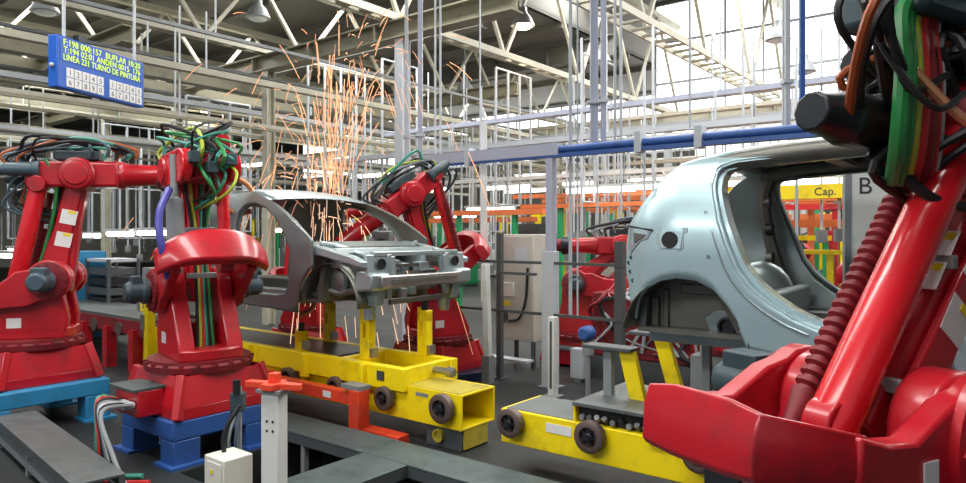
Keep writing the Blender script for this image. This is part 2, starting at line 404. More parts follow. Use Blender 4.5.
    for k in range(6):
        y = -.055 + .022 * k + (.05 if dress_r else 0)
        o = Vector((c.x * .02, 0, 0))
        A = S + Vector((-.30, y * 1.4, -.62)); B = S + Vector((-.22, y, -.1)); D = S + (E - S) * .45 + Vector((-.16, y, 0)); G = E + Vector((-.2, y * 2.4, -.1)); H = E - f * .3 + Vector((0, y * 3, .16))
        MB().tube([A, B, D, G, H], dress_r or hose_r * 1.05, 7, 6).build('dress_hose', dc[k], t)
    for q in (.12, .5):
        p = S + (E - S) * q + Vector((-.19, 0, 0)); k_ = MB(); k_.cbox(p, (.035, .26, .05)); k_.build('hose_clamp', GREY, t, bevel=.005)
    t_ref[0] = (S, E, c, f, up)
    return t

def plinth(label, loc, yaw, m, h=.45, w=1.1, d=1.0, gap=.55):
    t = thing('robot_plinth', label, 'plinth', loc, yaw, 'robot plinths')
    b = MB(); b.box(-d / 2, d / 2, -w / 2, w / 2, h - .16, h); b.build('top_slab', m, t, bevel=.012)
    for sx in (-1, 1):
        for sy in (-1, 1):
            l = MB(); l.box(sx * d / 2, sx * (d / 2 - .22), sy * w / 2, sy * (w / 2 - .24), 0, h - .16); l.build('leg', m, t, bevel=.01)
            f_ = MB(); f_.box(sx * (d / 2 + .06), sx * (d / 2 - .24), sy * (w / 2 + .05), sy * (w / 2 - .26), 0, .025); f_.build('foot_plate', m, t)
    return t

# near side row, left to right, then the far side
YL = R(18)
plinth('light blue steel plinth under the far left robot', (-4.75, 7.2, 0), LROT, LBLUE, .42, 1.15, 1.15)
robot('red welding robot at the far left, its forearm reaching right past the blue sign', (-4.72, 7.25, .42), YL, lean=.20, pc=-.30, L=1.12, fore=.92, rod_y=-.12, rod_r=.085, seed=3, fore_pitch=.02, shz=.60, sx=.22, loops=14, bal_r=.8, crank=.38,
      hose_set=[BLACK, GRN_T, SLATE, BLACK, BLACK, ORG_H, BLACK, SLATE])
YC = R(129)
plinth('dark blue steel plinth under the robot with its curved counterweight towards us', (-2.63, 6.33, 0), LROT, BLUE, .38, .92, .92)
robot('red welding robot seen from behind with a broad curved counterweight', (-2.61, 6.36, .38), YC, lean=.10, pc=.56, L=1.10, fore=.7, rod_y=-.14, seed=8, shz=.60, cw_w=.47, fore_pitch=-.05, motor_len=.16, gun=False, cw_th=.10, smooth_bal=True, bal_y=.40, yoke=True, mscale=.7, rod_r=.055, eye_w=.06,
      hose_set=[GRN_T, GRN_T, GRN_H, BLACK, BLACK, LIME, SLATE, GRN_T], hose_r=.015, loops=12)
YR = R(28)
plinth('blue steel plinth under the big nearest robot', (1.32, 2.42, 0), YR, BLUE, .25, 1.2, 1.1)
big = robot('big red welding robot nearest us filling the right edge', (1.32, 2.42, .25), YR, lean=.66, pc=.06, L=1.38, fore=1.1, rod_y=-.06, rod_r=.08, seed=5, cw_len=.91, fat=1.05, shz=.60, crank=.36, chamfer=True, rear_motors=False,
      hose_set=[BLACK, BLACK, BLACK, ORG_H, BLACK, SLATED], hose_r=.014, loops=16, cw_th=.04, eye_w=.05, bal_r=.62, bal_y=.20, dress_r=.021)
S_, E_, c_, f_, u_ = t_ref[0]
for k, (y, dz, a0, a1, r, m) in enumerate(((.05, -.09, .34, 1.16, .10, BLACKM), (-.2, .24, .0, .50, .15, SLATED), (.22, .20, .2, .66, .10, BLACKM))):
    A = E_ + c_ * a0 + Vector((0, y, dz)); ln = a1 - a0
    q = MB(); q.lathe(A, c_, [(0, r * 1.12), (.08, r * 1.12), (.085, r * .9), (ln * .62, r * .9), (ln * .64, r), (ln * .8, r), (ln * .82, r * .85), (ln, r * .7)], 10)
    q.beam(A + c_ * ln * .3 + u_ * r * .7, A + c_ * ln * .6 + u_ * r * .7, r * 1.1, r * .8, up=u_); q.build('axis_motor', m, big, bevel=.008)
q = MB(); q.beam(E_ + c_ * .05 + u_ * .36 + Vector((0, -.1, 0)), E_ - c_ * .5 + u_ * .40 + Vector((0, -.1, 0)), .46, .2, up=u_); q.build('cable_box', SLATED, big, bevel=.03)
q = MB(); q.beam(E_ + c_ * .88 + u_ * .36, E_ - c_ * .1 + u_ * .40, .34, .20, up=u_); q.build('motor_casing', SLATED, big, bevel=.03)
q = MB(); q.lathe(E_ + c_ * .12 + u_ * .30 + Vector((0, -.25, 0)), c_, [(0, .12), (.10, .12), (.11, .09), (.2, .08)], 14); q.build('flange', BLACKM, big)
q = MB(); q.beam(E_ + c_ * .42 + u_ * .16 + Vector((0, -.2, 0)), E_ + c_ * .30 + u_ * .24 + Vector((0, -.2, 0)), .14, .12, up=u_); q.build('connector', LABELW, big, bevel=.01)
bo = MB(); ys = -.372
bo.lathe((S_.x, ys, S_.z), (0, -1, 0), [(0, .27), (.03, .27), (.036, .25), (.04, .215), (.07, .21), (.075, .19)], 36)
for k in range(18):
    a = 2 * PI * k / 18; bo.cyl((S_.x + .242 * math.cos(a), ys - .034, S_.z + .242 * math.sin(a)), (S_.x + .242 * math.cos(a), ys - .052, S_.z + .242 * math.sin(a)), .013, n=6)
bo = bo.build('bolted_flange', RED, big)
q = MB(); q.cbox((S_.x - .36, ys - .003, S_.z - .08), (.07, .004, .15)); q.build('sticker', LABELW, bo)
q = MB(); q.cbox((S_.x - .36, ys - .005, S_.z - .12), (.055, .004, .05)); q.build('sticker', LABELB, bo)
q = MB(); q.cbox((S_.x - .12, ys - .077, S_.z + .10), (.05, .004, .05)); q.build('sticker', LABELW, bo)
LM = Matrix.Translation(S_) @ Matrix.Rotation(.66, 4, 'Y')
for zz, yy in ((.50, -.07), (.64, -.07), (.44, .13)):
    q = MB(); q.cbox((-.168, yy, zz), (.004, .09, .12), LM); o = q.build('data_plate', LABELW, big)
    q = MB(); q.cbox((-.172, yy, zz + .035), (.004, .07, .03), LM); q.build('data_plate_heading', LABELY, o)
rn = random.Random(41)
for k, m in enumerate((BLACK, BLACK, ORG_H, BLACK, BLACK, BLACK, COPPER, BLACK, BLACK)):
    A = E_ + c_ * rn.uniform(.65, .95) + u_ * rn.uniform(.28, .44) + Vector((0, rn.uniform(-.3, .1), 0)); B = E_ + c_ * rn.uniform(.45, .8) + u_ * rn.uniform(-.08, .08) + Vector((0, rn.uniform(-.3, .1), 0))
    Mi = (A + B) / 2 + c_ * rn.uniform(.28, .5) + Vector((0, rn.uniform(-.15, .1), 0))
    MB().tube([A, A + c_ * .2 + u_ * .04, Mi, B + c_ * .22 - u_ * .08, B], rn.uniform(.010, .018), 7, 6).build('hose', m, big)
for k, (m, r) in enumerate(((GRN_H, .028), (GRN_H, .024), (LIME, .022), (RED_H, .026), (DRED, .03), (RED_H, .022), (LGREY, .012))):
    A = E_ + c_ * (.90 - .035 * k) + u_ * .26 + Vector((0, -.10, 0)); B = E_ + c_ * (.93 - .04 * k) - u_ * .18 + Vector((0, -.12, 0))
    MB().tube([A + u_ * .1 - c_ * .1, A, (A + B) / 2 + c_ * .05 + Vector((0, -.04, 0)), B, B - u_ * .12 - c_ * .14 + Vector((0, .1, 0))], r, 9, 6).build('hose', m, big)
MB().tube([E_ + c_ * .55 + Vector((0, .1, -.05)), E_ + c_ * .78 + Vector((0, .0, -.2)), E_ + c_ * .70 + Vector((0, -.1, -.36)), E_ + c_ * .36 + Vector((0, -.16, -.38))], .02, 8, 7).build('hose', BLACK, big)
YB = R(212)
plinth('low steel plinth under the robot behind the left car', (-.62, 9.45, 0), YB, NAVY, .12, 1.2, 1.1)
robot('red welding robot behind the left car, leaning its forearm down into the engine bay', (-.62, 9.45, .12), YB, lean=.30, pc=.66, L=1.2, fore=1.25, rod_y=.1, seed=12, fore_pitch=-.62, cw_w=.5, cw_len=.92, bal_r=.6,
      hose_set=[BLACK, BLACK, GRN_T, BLACK, SLATED, LIME])
# ------------------------------------------------------------------ car bodies
def interp(poly, x):
    """z on a polyline given by ascending x"""
    if x <= poly[0][0]: return poly[0][1]
    for a, b in zip(poly, poly[1:]):
        if x <= b[0]:
            return b[1] if b[0] - a[0] < 1e-9 else a[1] + (b[1] - a[1]) * (x - a[0]) / (b[0] - a[0])
    return poly[-1][1]
WP = [(1.0, .78), (1.2, .79), (1.5, .83), (1.85, .85), (2.0, .835), (2.15, .79), (2.3, .73), (2.4, .685), (2.47, .635), (2.52, .58), (2.56, .50)]
def side_sheet(top, bot, holes, x0, x1, wfun, rows=10, extra=()):
    """quads of a body side: columns at stations in x, between bottom and top curves, with openings (lower curve, upper curve)"""
    xs = sorted(set([round(q, 4) for q in [x0, x1] + [p[0] for c in [top, bot] + [h for hh in holes for h in hh] for p in c if x0 <= p[0] <= x1] + [x0 + (x1 - x0) * i / 40 for i in range(41)] + list(extra)]))
    xs = [x for i, x in enumerate(xs) if i == 0 or x - xs[i - 1] > .003 or any(abs(x - h[0][k][0]) < 1e-4 for h in holes for k in (0, -1))]
    m = MB()
    def col(x, a, b, n): return [(x, wfun(x, a + (b - a) * i / n), a + (b - a) * i / n) for i in range(n + 1)]
    for xa, xb in zip(xs, xs[1:]):
        mid = (xa + xb) / 2; hole = None; e = 1e-4
        for lo, up in holes:
            if lo[0][0] - e <= xa and xb <= lo[-1][0] + e: hole = (lo, up)
        split = None
        for lo, up in holes:                       # keep rows aligned beside an opening
            if split is None or abs(lo[0][0] - mid) < abs(split[0] - mid) or abs(lo[-1][0] - mid) < abs(split[1] - mid): split = (lo[0][0], lo[-1][0], lo, up)
        segs = []
        for x in (xa, xb):
            b_, t_ = interp(bot, x), interp(top, x)
            if hole: l_, u_ = interp(hole[0], x), interp(hole[1], x)
            else:
                lo, up = split[2], split[3]; l_ = u_ = (lo[0][1] if x <= lo[0][0] + e else lo[-1][1])
            l_ = min(max(l_, b_ + .002), t_ - .002); u_ = min(max(u_, l_), t_ - .001)
            segs.append((b_, l_, u_, t_))
        for (ka, kb) in ((0, 1), (2, 3)):
            ca = col(xa, segs[0][ka], segs[0][kb], rows); cb = col(xb, segs[1][ka], segs[1][kb], rows)
            m.grid([ca, cb])
    return m
def hatch_w(x, z, s0, taper_at, taper):
    w = interp(WP, z)
    if x < taper_at: w -= taper * ((taper_at - x) / .42) ** 2
    return w

# right hand body: a hatchback rear quarter with its door openings; local x runs along the line
CR = thing('car_body', 'pale blue-green hatchback body shell on the right, rear wheel arch towards us', 'car body', P(-.09, 5.15), LROT, 'car body shells')
topR = [(-2.13, 1.70), (-2.12, 1.86), (-2.10, 2.004), (-2.01, 2.12), (-1.909, 2.239), (-1.805, 2.35), (-1.703, 2.42), (-1.595, 2.45), (-1.319, 2.50), (-.97, 2.532), (-.626, 2.55), (-.1, 2.54), (.3, 2.46), (.75, 2.23), (1.25, 1.95), (1.4, 1.90)]
botR = [(-2.13, 1.66), (-2.10, 1.58), (-2.064, 1.36), (-2.045, 1.35), (-2.02, 1.43), (-1.996, 1.50), (-1.923, 1.571), (-1.804, 1.632), (-1.682, 1.655), (-1.553, 1.645), (-1.441, 1.59), (-1.357, 1.495), (-1.301, 1.406), (-1.275, 1.31), (-1.249, 1.226), (-1.089, 1.213), (-.936, 1.215), (1.4, 1.22)]
loR = [(-1.481, 2.26), (-1.479, 2.24), (-1.461, 2.17), (-1.423, 2.037), (-1.37, 1.883), (-1.311, 1.731), (-1.225, 1.613), (-1.113, 1.518), (-.983, 1.438), (-.85, 1.385), (-.6, 1.36), (-.42, 1.37), (-.36, 1.50), (-.34, 1.8), (-.36, 2.30)]
upR = [(-1.481, 2.26), (-1.479, 2.33), (-1.47, 2.36), (-1.45, 2.385), (-1.40, 2.402), (-1.363, 2.415), (-.938, 2.445), (-.615, 2.455), (-.42, 2.45), (-.36, 2.30)]
lo2 = [(-.20, 2.28), (-.19, 1.8), (-.18, 1.45), (-.1, 1.37), (.5, 1.36), (.85, 1.40), (.95, 1.6), (1.0, 1.95)]
up2 = [(-.20, 2.28), (-.19, 2.36), (-.1, 2.41), (.25, 2.36), (.6, 2.2), (1.0, 1.95)]
for sy in (-1, 1):
    wf = lambda x, z: sy * hatch_w(x, z, 0, -1.68, .16)
    m = side_sheet(topR, botR, [(loR, upR), (lo2, up2)], -2.13, 1.4, wf, 10)
    if sy < 0: m.f = [f[::-1] for f in m.f]
    sd = m.build('side_panel', TEAL if sy < 0 else GALV, CR, solid=.022, weld=True, off=-1)  # far side in darker steel, standing for shade inside the shell
    # inner reveal strip round the rear door opening
    edge = [(x, z) for x, z in loR[::-1]] + upR[1:]
    cx, cz = -.9, 1.9; rows = []
    for k in range(5):
        q = [0, .018, .022, .05, .055][k]; dy = [.0, .012, .05, .055, .16][k]; row = []
        for x, z in edge:
            v = Vector((cx - x, cz - z)).normalized() * q
            row.append((x + v.x, sy * (hatch_w(x + v.x, z + v.y, 0, -1.68, .16) - .006 - dy), z + v.y))
        rows.append(row)
    r_ = MB().grid(rows)
    if sy < 0: r_.f = [f[::-1] for f in r_.f]
    r_.build('door_aperture', TEAL if sy < 0 else GALV, CR, solid=.004)
# pressed line on the pillar beside the door opening
ln = MB(); pts = [(x - .045, -(hatch_w(x, z, 0, -1.68, .16) + .001), z - .03) for x, z in loR[1:10]]
ln.tube(pts, .006, 6, 3); ln.build('pillar_seam', GALVL, CR)
# roof
rows = []
for k in range(15):
    q = -1 + 2 * k / 14; row = []
    for x in [-1.70, -1.65, -1.5, -1.2, -.8, -.4, 0, .3]:
        z = interp(topR, x) + .045 * (1 - q * q); row.append((x, q * (interp(WP, interp(topR, x)) - .005), z - .004))
    rows.append(row)
MB().grid(rows).build('roof_panel', TEAL, CR, solid=.012, weld=True)
bm_ = MB()
for x in (-1.55, -.9, -.25): bm_.box(x - .05, x + .05, -.6, .6, 2.43, 2.465)
bm_.build('roof_bow', GALVD, CR)
for sy in (-1, 1):
    rl = MB(); rl.tube([(-1.55, sy * .60, 2.40), (-1.0, sy * .60, 2.45), (-.2, sy * .60, 2.46), (.35, sy * .58, 2.36)], .065, 10, 4); rl.build('roof_rail', GALVD, CR)  # dark colour stands for the shade under the roof edge
# wheel house
for sy in (-1, 1):
    wx, wz = -1.66, 1.26
    inner = [(wx + .42 * math.cos(a), wz + .40 * math.sin(a)) for a in [R(x) for x in range(-4, 186, 10)]]
    wh = MB(); rows = []
    for q in range(4):
        rows.append([(x, sy * (.80 - .10 * q), z) for x, z in inner])
    wh.grid(rows); wh.prism([(x, z) for x, z in inner], 'y', sy * .50, sy * .53)
    o = wh.build('wheel_house', GALVD, CR, solid=.006)
    em = MB(); em.box(-1.78, -1.52, sy * .53, sy * .545, 1.53, 1.60); em.build('pressing', GALVD, o, bevel=.01)
    em = MB(); em.prism([(-1.56, 1.28), (-1.30, 1.28), (-1.28, 1.38), (-1.36, 1.44), (-1.52, 1.44), (-1.60, 1.38)], 'y', sy * .53, sy * .58)
    em.build('spring_seat', GALV, o, bevel=.008)
    em = MB(); em.lathe((-1.44, sy * .58, 1.335), (0, sy, 0), [(0, .065), (.03, .06), (.031, .045), (.004, .04)], 20); em.build('axle_bush', BLACKM, o)
    em = MB()
    em.box(-1.985, -1.93, sy * .53, sy * .56, 1.28, 1.50); em.box(-1.90, -1.86, sy * .53, sy * .55, 1.28, 1.56)
    em.build('stiffener', GALVD, o, bevel=.008)
# underside, rear panel, tail details
u = MB(); u.box(-2.02, 1.4, -.70, .70, 1.27, 1.30); u.build('floor_pan', GALVD, CR)
for sy in (-1, 1):
    q = MB(); q.box(-2.02, 1.35, sy * .42, sy * .52, 1.18, 1.27); q.build('chassis_rail', GALV, CR, bevel=.008)
    q = MB(); q.box(-1.24, 1.38, sy * .66, sy * .775, 1.225, 1.37); q.build('sill_box', GALV, CR, bevel=.012)
q = MB(); q.prism([(-2.05, 1.3), (-2.0, 1.3), (-1.97, 1.9), (-2.02, 1.9)], 'y', -.62, .62); q.build('rear_panel', GALV, CR)
q = MB(); q.box(-1.30, -1.20, -.62, .62, 1.30, 1.55); q.build('seat_crossmember', GALV, CR, bevel=.02)
for sy in (-1, 1):
    q = MB(); q.ball((-1.50, sy * .38, 1.46), .25, 20, (1, .5, 1.1)); q.build('strut_dome', GALV, CR)
    q = MB(); q.tube([(-1.30, sy * .70, 1.34), (-1.44, sy * .70, 1.62), (-1.52, sy * .68, 1.9), (-1.55, sy * .62, 2.2), (-1.50, sy * .58, 2.38)], .05, 8, 5); q.build('inner_pillar', GALVD, CR)
    for z in (1.75, 1.98, 2.2): q = MB(); q.lathe((-1.55 + (.02 if z < 2 else 0), sy * .62, z), (1, 0, 0), [(0, .05), (.05, .05), (.055, .03)], 10); q.build('pressing', GALVD if z != 1.98 else BLACK, CR)
for x in (-1.2, -.8): q = MB(); q.box(x, x + .25, .42, .58, 1.30, 1.36); q.build('floor_bracket', GALVD, CR, bevel=.01)
def patch(name, poly, m, lift, th, par=CR, side=-1):
    """thin pressing that follows the body side; poly of (x, z)"""
    mm = MB(); n = len(poly); A = []; B = []
    for x, z in poly:
        w = hatch_w(x, z, 0, -1.68, .16); A.append((x, side * (w + lift), z)); B.append((x, side * (w + lift - th), z))
    mm.add(A + B, [list(range(n)), list(range(2 * n - 1, n - 1, -1))] + [(i, i + n, (i + 1) % n + n, (i + 1) % n) for i in range(n)])
    return mm.build(name, m, par, bevel=.003)
tl = patch('tail_lamp_pocket', [(-2.085, 1.990), (-1.87, 1.965), (-1.905, 1.905), (-1.96, 1.90), (-2.02, 1.845), (-2.07, 1.80), (-2.095, 1.85)], GALVL, .006, .02)
patch('lamp_socket', [(-2.04, 1.955), (-1.925, 1.94), (-1.95, 1.915), (-2.03, 1.88)], GALVD, .010, .02, tl)
patch('lamp_flange', [(-2.09, 2.004), (-1.86, 1.975), (-1.86, 1.962), (-2.09, 1.990)], BLACKM, .012, .02, tl)
ff = patch('filler_pocket', [(-1.815, 1.985), (-1.61, 1.985), (-1.605, 1.955), (-1.63, 1.945), (-1.63, 1.855), (-1.66, 1.825), (-1.80, 1.835), (-1.80, 1.87), (-1.83, 1.88), (-1.83, 1.945), (-1.81, 1.955)], GALVL, .002, .02)
patch('pocket_lip', [(-1.79, 1.97), (-1.635, 1.965), (-1.65, 1.845), (-1.785, 1.85)], TEAL, .006, .02, ff)
w0 = hatch_w(-1.72, 1.905, 0, -1.68, .16)
q = MB(); q.lathe((-1.725, -(w0 - .02), 1.905), (0, -1, 0), [(0, .055), (.030, .055), (.031, .05), (.029, .048)], 24); q.build('filler_hole_shade', BLACK, ff)  # raised black disc stands for the dark inside the filler hole
for x, z in ((-2.09, 1.74), (-2.075, 1.68), (-2.05, 1.62), (-2.06, 1.78)):
    w0 = hatch_w(x, z, 0, -1.68, .16); q = MB(); q.lathe((x, -(w0 - .01), z), (0, -1, 0), [(0, .014), (.014, .014), (.015, .01), (.006, .008)], 10); q.build('clip_hole', BLACKM, CR)
for x, z in ((-1.50, 2.08), (-1.47, 1.80)):
    w0 = hatch_w(x, z, 0, -1.68, .16); q = MB(); q.lathe((x, -(w0 - .01), z), (0, -1, 0), [(0, .011), (.013, .011), (.0135, .008), (.005, .007)], 10); q.build('clip_hole', BLACKM, CR)
# left hand body: front half with an open engine bay
CL = thing('car_body', 'bare grey front half of a car body with open engine bay on the left', 'car body', P(0, 5.2), LROT, 'car body shells')
topL = [(-8.2, 2.25), (-7.9, 2.40), (-7.2, 2.445), (-6.8, 2.415), (-6.6, 2.36), (-6.32, 2.275), (-6.09, 2.185), (-5.88, 2.085), (-5.68, 1.96), (-5.56, 1.88)]
botL = [(-8.2, 1.2), (-5.9, 1.13), (-5.878, 1.13), (-5.86, 1.27), (-5.80, 1.40), (-5.72, 1.50), (-5.63, 1.585), (-5.56, 1.625)]
loL = [(-6.98, 2.10), (-6.96, 1.5), (-6.9, 1.36), (-6.75, 1.30), (-6.2, 1.30), (-6.05, 1.33), (-5.98, 1.42), (-5.945, 1.6), (-5.938, 1.7), (-5.93, 1.79)]
upL = [(-6.98, 2.10), (-6.96, 2.18), (-6.906, 2.25), (-6.8, 2.285), (-6.69, 2.285), (-6.45, 2.222), (-6.21, 2.10), (-6.04, 1.96), (-5.95, 1.83), (-5.93, 1.79)]
for sy in (-1, 1):
    wf = lambda x, z: sy * interp(WP, z)
    m = side_sheet(topL, botL, [(loL, upL)], -8.2, -5.56, wf, 8)
    if sy < 0: m.f = [f[::-1] for f in m.f]
    m.build('side_panel', GALV if sy < 0 else GALVD, CL, solid=.022, weld=True)  # far side coloured darker to stand for the shaded interior
    edge = loL[::-1] + upL[1:]; rows = []
    for k in range(4):
        qd = [0, .008, .012, .025][k]; dy = [.0, .012, .05, .055][k]; row = []
        for x, z in edge:
            v = Vector((-6.6 - x, 1.85 - z)).normalized() * qd; row.append((x + v.x, sy * (interp(WP, z + v.y) - .006 - dy), z + v.y))
        rows.append(row)
    r_ = MB().grid(rows)
    if sy < 0: r_.f = [f[::-1] for f in r_.f]
    r_.build('door_aperture', GALV, CL, solid=.004)
rows = []
for k in range(13):
    q = -1 + 2 * k / 12; row = []
    for x in (-8.15, -7.9, -7.5, -7.2, -6.8, -6.6, -6.45):
        z = interp(topL, x); row.append((x, q * (interp(WP, z) - .005), z + .045 * (1 - q * q) - .004))
    rows.append(row)
MB().grid(rows).build('roof_panel', GALVL, CL, solid=.012, weld=True)
q = MB(); q.prism([(-5.95, 1.86), (-5.62, 1.80), (-5.36, 1.80), (-5.34, 1.74), (-5.60, 1.73), (-5.95, 1.76)], 'y', -.72, .72); q.build('cowl_panel', GALV, CL, bevel=.01)
q = MB(); q.box(-5.56, -5.40, -.60, .60, 1.80, 1.806); q.build('cowl_trough_shade', BLACKM, CL)  # flat black sheet stands for the shaded inside of the cowl
q = MB(); q.tube([(-6.05, .62, 1.70), (-6.0, 0, 1.74), (-6.05, -.62, 1.70)], .06, 8, 5); q.build('dash_beam', GALVD, CL)
q = MB(); q.box(-7.6, -6.1, -.14, .14, 1.27, 1.42); q.build('floor_tunnel', GALVD, CL, bevel=.03)
q = MB(); q.prism([(-5.66, 1.30), (-5.60, 1.25), (-5.52, 1.72), (-5.58, 1.76)], 'y', -.70, .70); q.build('bulkhead', GALVD, CL)
q = MB(); q.box(-8.15, -5.6, -.70, .70, 1.24, 1.27); q.build('floor_pan', GALVD, CL)
for sy in (-1, 1):
    q = MB(); q.box(-8.15, -5.9, sy * .66, sy * .775, 1.225, 1.36); q.build('sill_box', GALV, CL, bevel=.012)
    # upper apron rail, inner apron with wheel arch, strut tower, lower rail, crash can, lamp mount
    q = MB(); q.prism([(-5.86, 1.86), (-5.5, 1.81), (-5.06, 1.73), (-4.90, 1.68), (-4.90, 1.62), (-5.08, 1.65), (-5.5, 1.72), (-5.86, 1.76)], 'y', sy * .70, sy * .80); q.build('apron_rail', GALVL, CL, bevel=.012)
    arch = [(-5.42 + .43 * math.cos(a), 1.22 + .43 * math.sin(a)) for a in [R(x) for x in range(0, 181, 12)]]
    q = MB(); q.prism([(-4.93, 1.66), (-5.86, 1.74), (-5.90, 1.22)] + arch[::-1] + [(-4.96, 1.30), (-4.93, 1.38)], 'y', sy * .58, sy * .60)
    rows = [[(x, sy * y, z) for x, z in arch] for y in (.58, .68, .76)]; q.grid(rows); o = q.build('inner_apron', GALVD, CL, solid=.004)  # liner coloured dark to stand for shade in the wheel arch
    em = MB(); em.lathe((-5.50, sy * .56, 1.46), (0, sy, 0), [(0, .14), (.03, .12), (.05, .06), (.052, .03)], 18); em.build('strut_tower', GALV, CL)
    q = MB(); q.box(-5.80, -5.10, sy * .30, sy * .36, 1.24, 1.62); q.build('wheel_house', GALVD, CL, bevel=.02)  # inner box, its dark colour also painting shade within the arch
    q = MB(); q.tube([(-5.80, sy * .62, 1.30), (-5.62, sy * .60, 1.36), (-5.44, sy * .56, 1.34), (-5.2, sy * .52, 1.40)], .035, 8, 4); q.build('subframe_arm', GALV, CL)
    q = MB(); q.lathe((-5.46, sy * .52, 1.60), (0, 0, 1), [(0, .15), (.10, .13), (.12, .10), (.122, .04)], 20); q.build('strut_top', GALVL, CL)
    q = MB(); q.box(-5.7, -4.86, sy * .40, sy * .52, 1.40, 1.53); q.build('lower_rail', GALVL, CL, bevel=.012)
    q = MB(); q.prism([(-5.05, 1.38), (-4.82, 1.40), (-4.80, 1.56), (-5.05, 1.58)], 'y', sy * .50, sy * .74); q.build('crash_box', GALVL, CL, bevel=.025)
    q = MB(); q.prism([(-5.02, 1.24), (-4.90, 1.24), (-4.86, 1.40), (-5.06, 1.40)], 'y', sy * .50, sy * .62); q.build('mounting_foot', GALVL, CL, bevel=.012)
    q = MB(); q.prism([(-4.93, 1.52), (-4.89, 1.52), (-4.91, 1.74), (-4.96, 1.74)], 'y', sy * .34, sy * .72)
    q.box(-4.90, -4.88, sy * .36, sy * .42, 1.54, 1.72); q.build('lamp_mount', GALVL, CL, bevel=.008)
    q = MB(); q.lathe((-4.885, sy * .55, 1.65), (1, 0, 0), [(0, .055), (.012, .055), (.013, .04), (.004, .038)], 16); q.build('lamp_socket', BLACKM, CL)
q = MB(); q.box(-4.84, -4.77, -.64, .54, 1.42, 1.54); o = q.build('bumper_beam', STEEL, CL, bevel=.015)
q = MB(); q.box(-4.768, -4.760, -.52, .44, 1.46, 1.50); q.build('beam_groove', GALVD, o)
q = MB(); q.box(-4.96, -4.90, -.62, .62, 1.72, 1.77); q.build('front_crossmember', GALVL, CL, bevel=.01)
q = MB(); q.box(-4.95, -4.91, -.40, .40, 1.24, 1.30); q.build('lower_crossmember', GALVD, CL, bevel=.01)
rn = random.Random(4)
for k in range(46):
    x = rn.uniform(-5.5, -4.92); y = rn.uniform(-.60, .60); z = rn.uniform(1.34, 1.66)
    q = MB(); q.cbox((x, y, z), (rn.uniform(.05, .16), rn.uniform(.06, .18), rn.uniform(.04, .12))); q.build('bracket', rn.choice([GALV, GALVL, GALVD]), CL, bevel=.006)

for sy in (-1, 1):
    q = MB(); q.tube([(-5.62, sy * .70, 1.84), (-5.50, sy * .52, 1.80), (-5.30, sy * .46, 1.74), (-4.95, sy * .50, 1.70)], .03, 8, 5); q.build('apron_brace', GALVL, CL)
    q = MB(); q.prism([(-5.58, 1.50), (-5.30, 1.50), (-5.26, 1.72), (-5.40, 1.78), (-5.58, 1.76)], 'y', sy * .30, sy * .34); q.build('strut_wall', GALV, CL, bevel=.01)
    for k in range(4):
        q = MB(); q.lathe((-5.72 + .03 * k, sy * .802, 1.52 + .09 * k), (0, sy, 0), [(0, .014), (.006, .014), (.007, .010), (.002, .009)], 10); q.build('clip_hole', BLACKM, CL)
    q = MB(); q.box(-4.95, -4.89, sy * .40, sy * .46, 1.30, 1.74); q.build('radiator_post', GALVL, CL, bevel=.008)
    q = MB(); q.cyl((-5.05, sy * .56, 1.10), (-5.05, sy * .56, 1.26), .05, .07, n=12); q.build('jacking_cone', GALVL, CL)
for z in (1.36, 1.44, 1.52, 1.60):
    q = MB(); q.box(-5.02, -5.0, -.38, .38, z, z + .035); q.build('radiator_slat', GALVD, CL)
q = MB(); q.box(-5.35, -5.12, -.26, .20, 1.30, 1.52); q.build('engine_cradle', GALVD, CL, bevel=.03)
q = MB(); q.tube([(-5.3, -.35, 1.55), (-5.2, -.1, 1.64), (-5.25, .15, 1.60), (-5.1, .32, 1.52)], .03, 8, 5); q.build('loom', BLACK, CL)
# ------------------------------------------------------------------ yellow carriages
def roller(root, x, y, z, r=.10, n=-1):
    q = MB(); q.lathe((x, y, z), (0, n, 0), [(0, r * .5), (.03, r * .5), (.031, r), (.09, r), (.10, r * .88), (.101, r * .62), (.06, r * .58)], 24)
    o = q.build('roller', BROWN, root)
    h = MB()
    for k in range(5):
        a = 2 * PI * k / 5; h.beam((x, y + n * .075, z), (x + math.cos(a) * r * .6, y + n * .075, z + math.sin(a) * r * .6), .022, .02, up=(0, 1, 0))
    h.lathe((x, y + n * .05, z), (0, n, 0), [(0, r * .3), (.05, r * .3), (.055, r * .2), (.07, r * .18)], 12)
    h.build('hub', BLACKM, o)
def tray(name, x0, x1, y0, y1, z0, z1, m, root, t=.02):
    q = MB(); q.box(x0, x1, y0, y0 + t, z0, z1); q.box(x0, x1, y1 - t, y1, z0, z1); q.box(x0, x1, y0 + t, y1 - t, z0, z0 + t)
    return q.build(name, m, root)

K1 = thing('body_carriage', 'yellow carriage with raised open frame under the left car', 'carriage', P(.7, -.27), LROT, 'yellow body carriages')
# lower box beam, open at its right-hand end
q = MB(); x0, x1, y0, y1, z0, z1, t = -10.2, -4.60, 4.95, 5.44, .195, .515, .02
q.box(x0, x1, y0, y0 + t, z0, z1); q.box(x0, x1, y1 - t, y1, z0, z1); q.box(x0, x1 + 0, y0 + t, y1 - t, z0, z0 + t); q.box(x0, x1, y0 + t, y1 - t, z1 - t, z1)
q.build('box_beam', YEL, K1, bevel=.004)
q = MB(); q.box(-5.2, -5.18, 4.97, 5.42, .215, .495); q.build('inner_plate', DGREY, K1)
q = MB(); q.box(-5.6, -4.62, 4.96, 5.39, .515, .521); q.build('worn_top', YELD, K1)
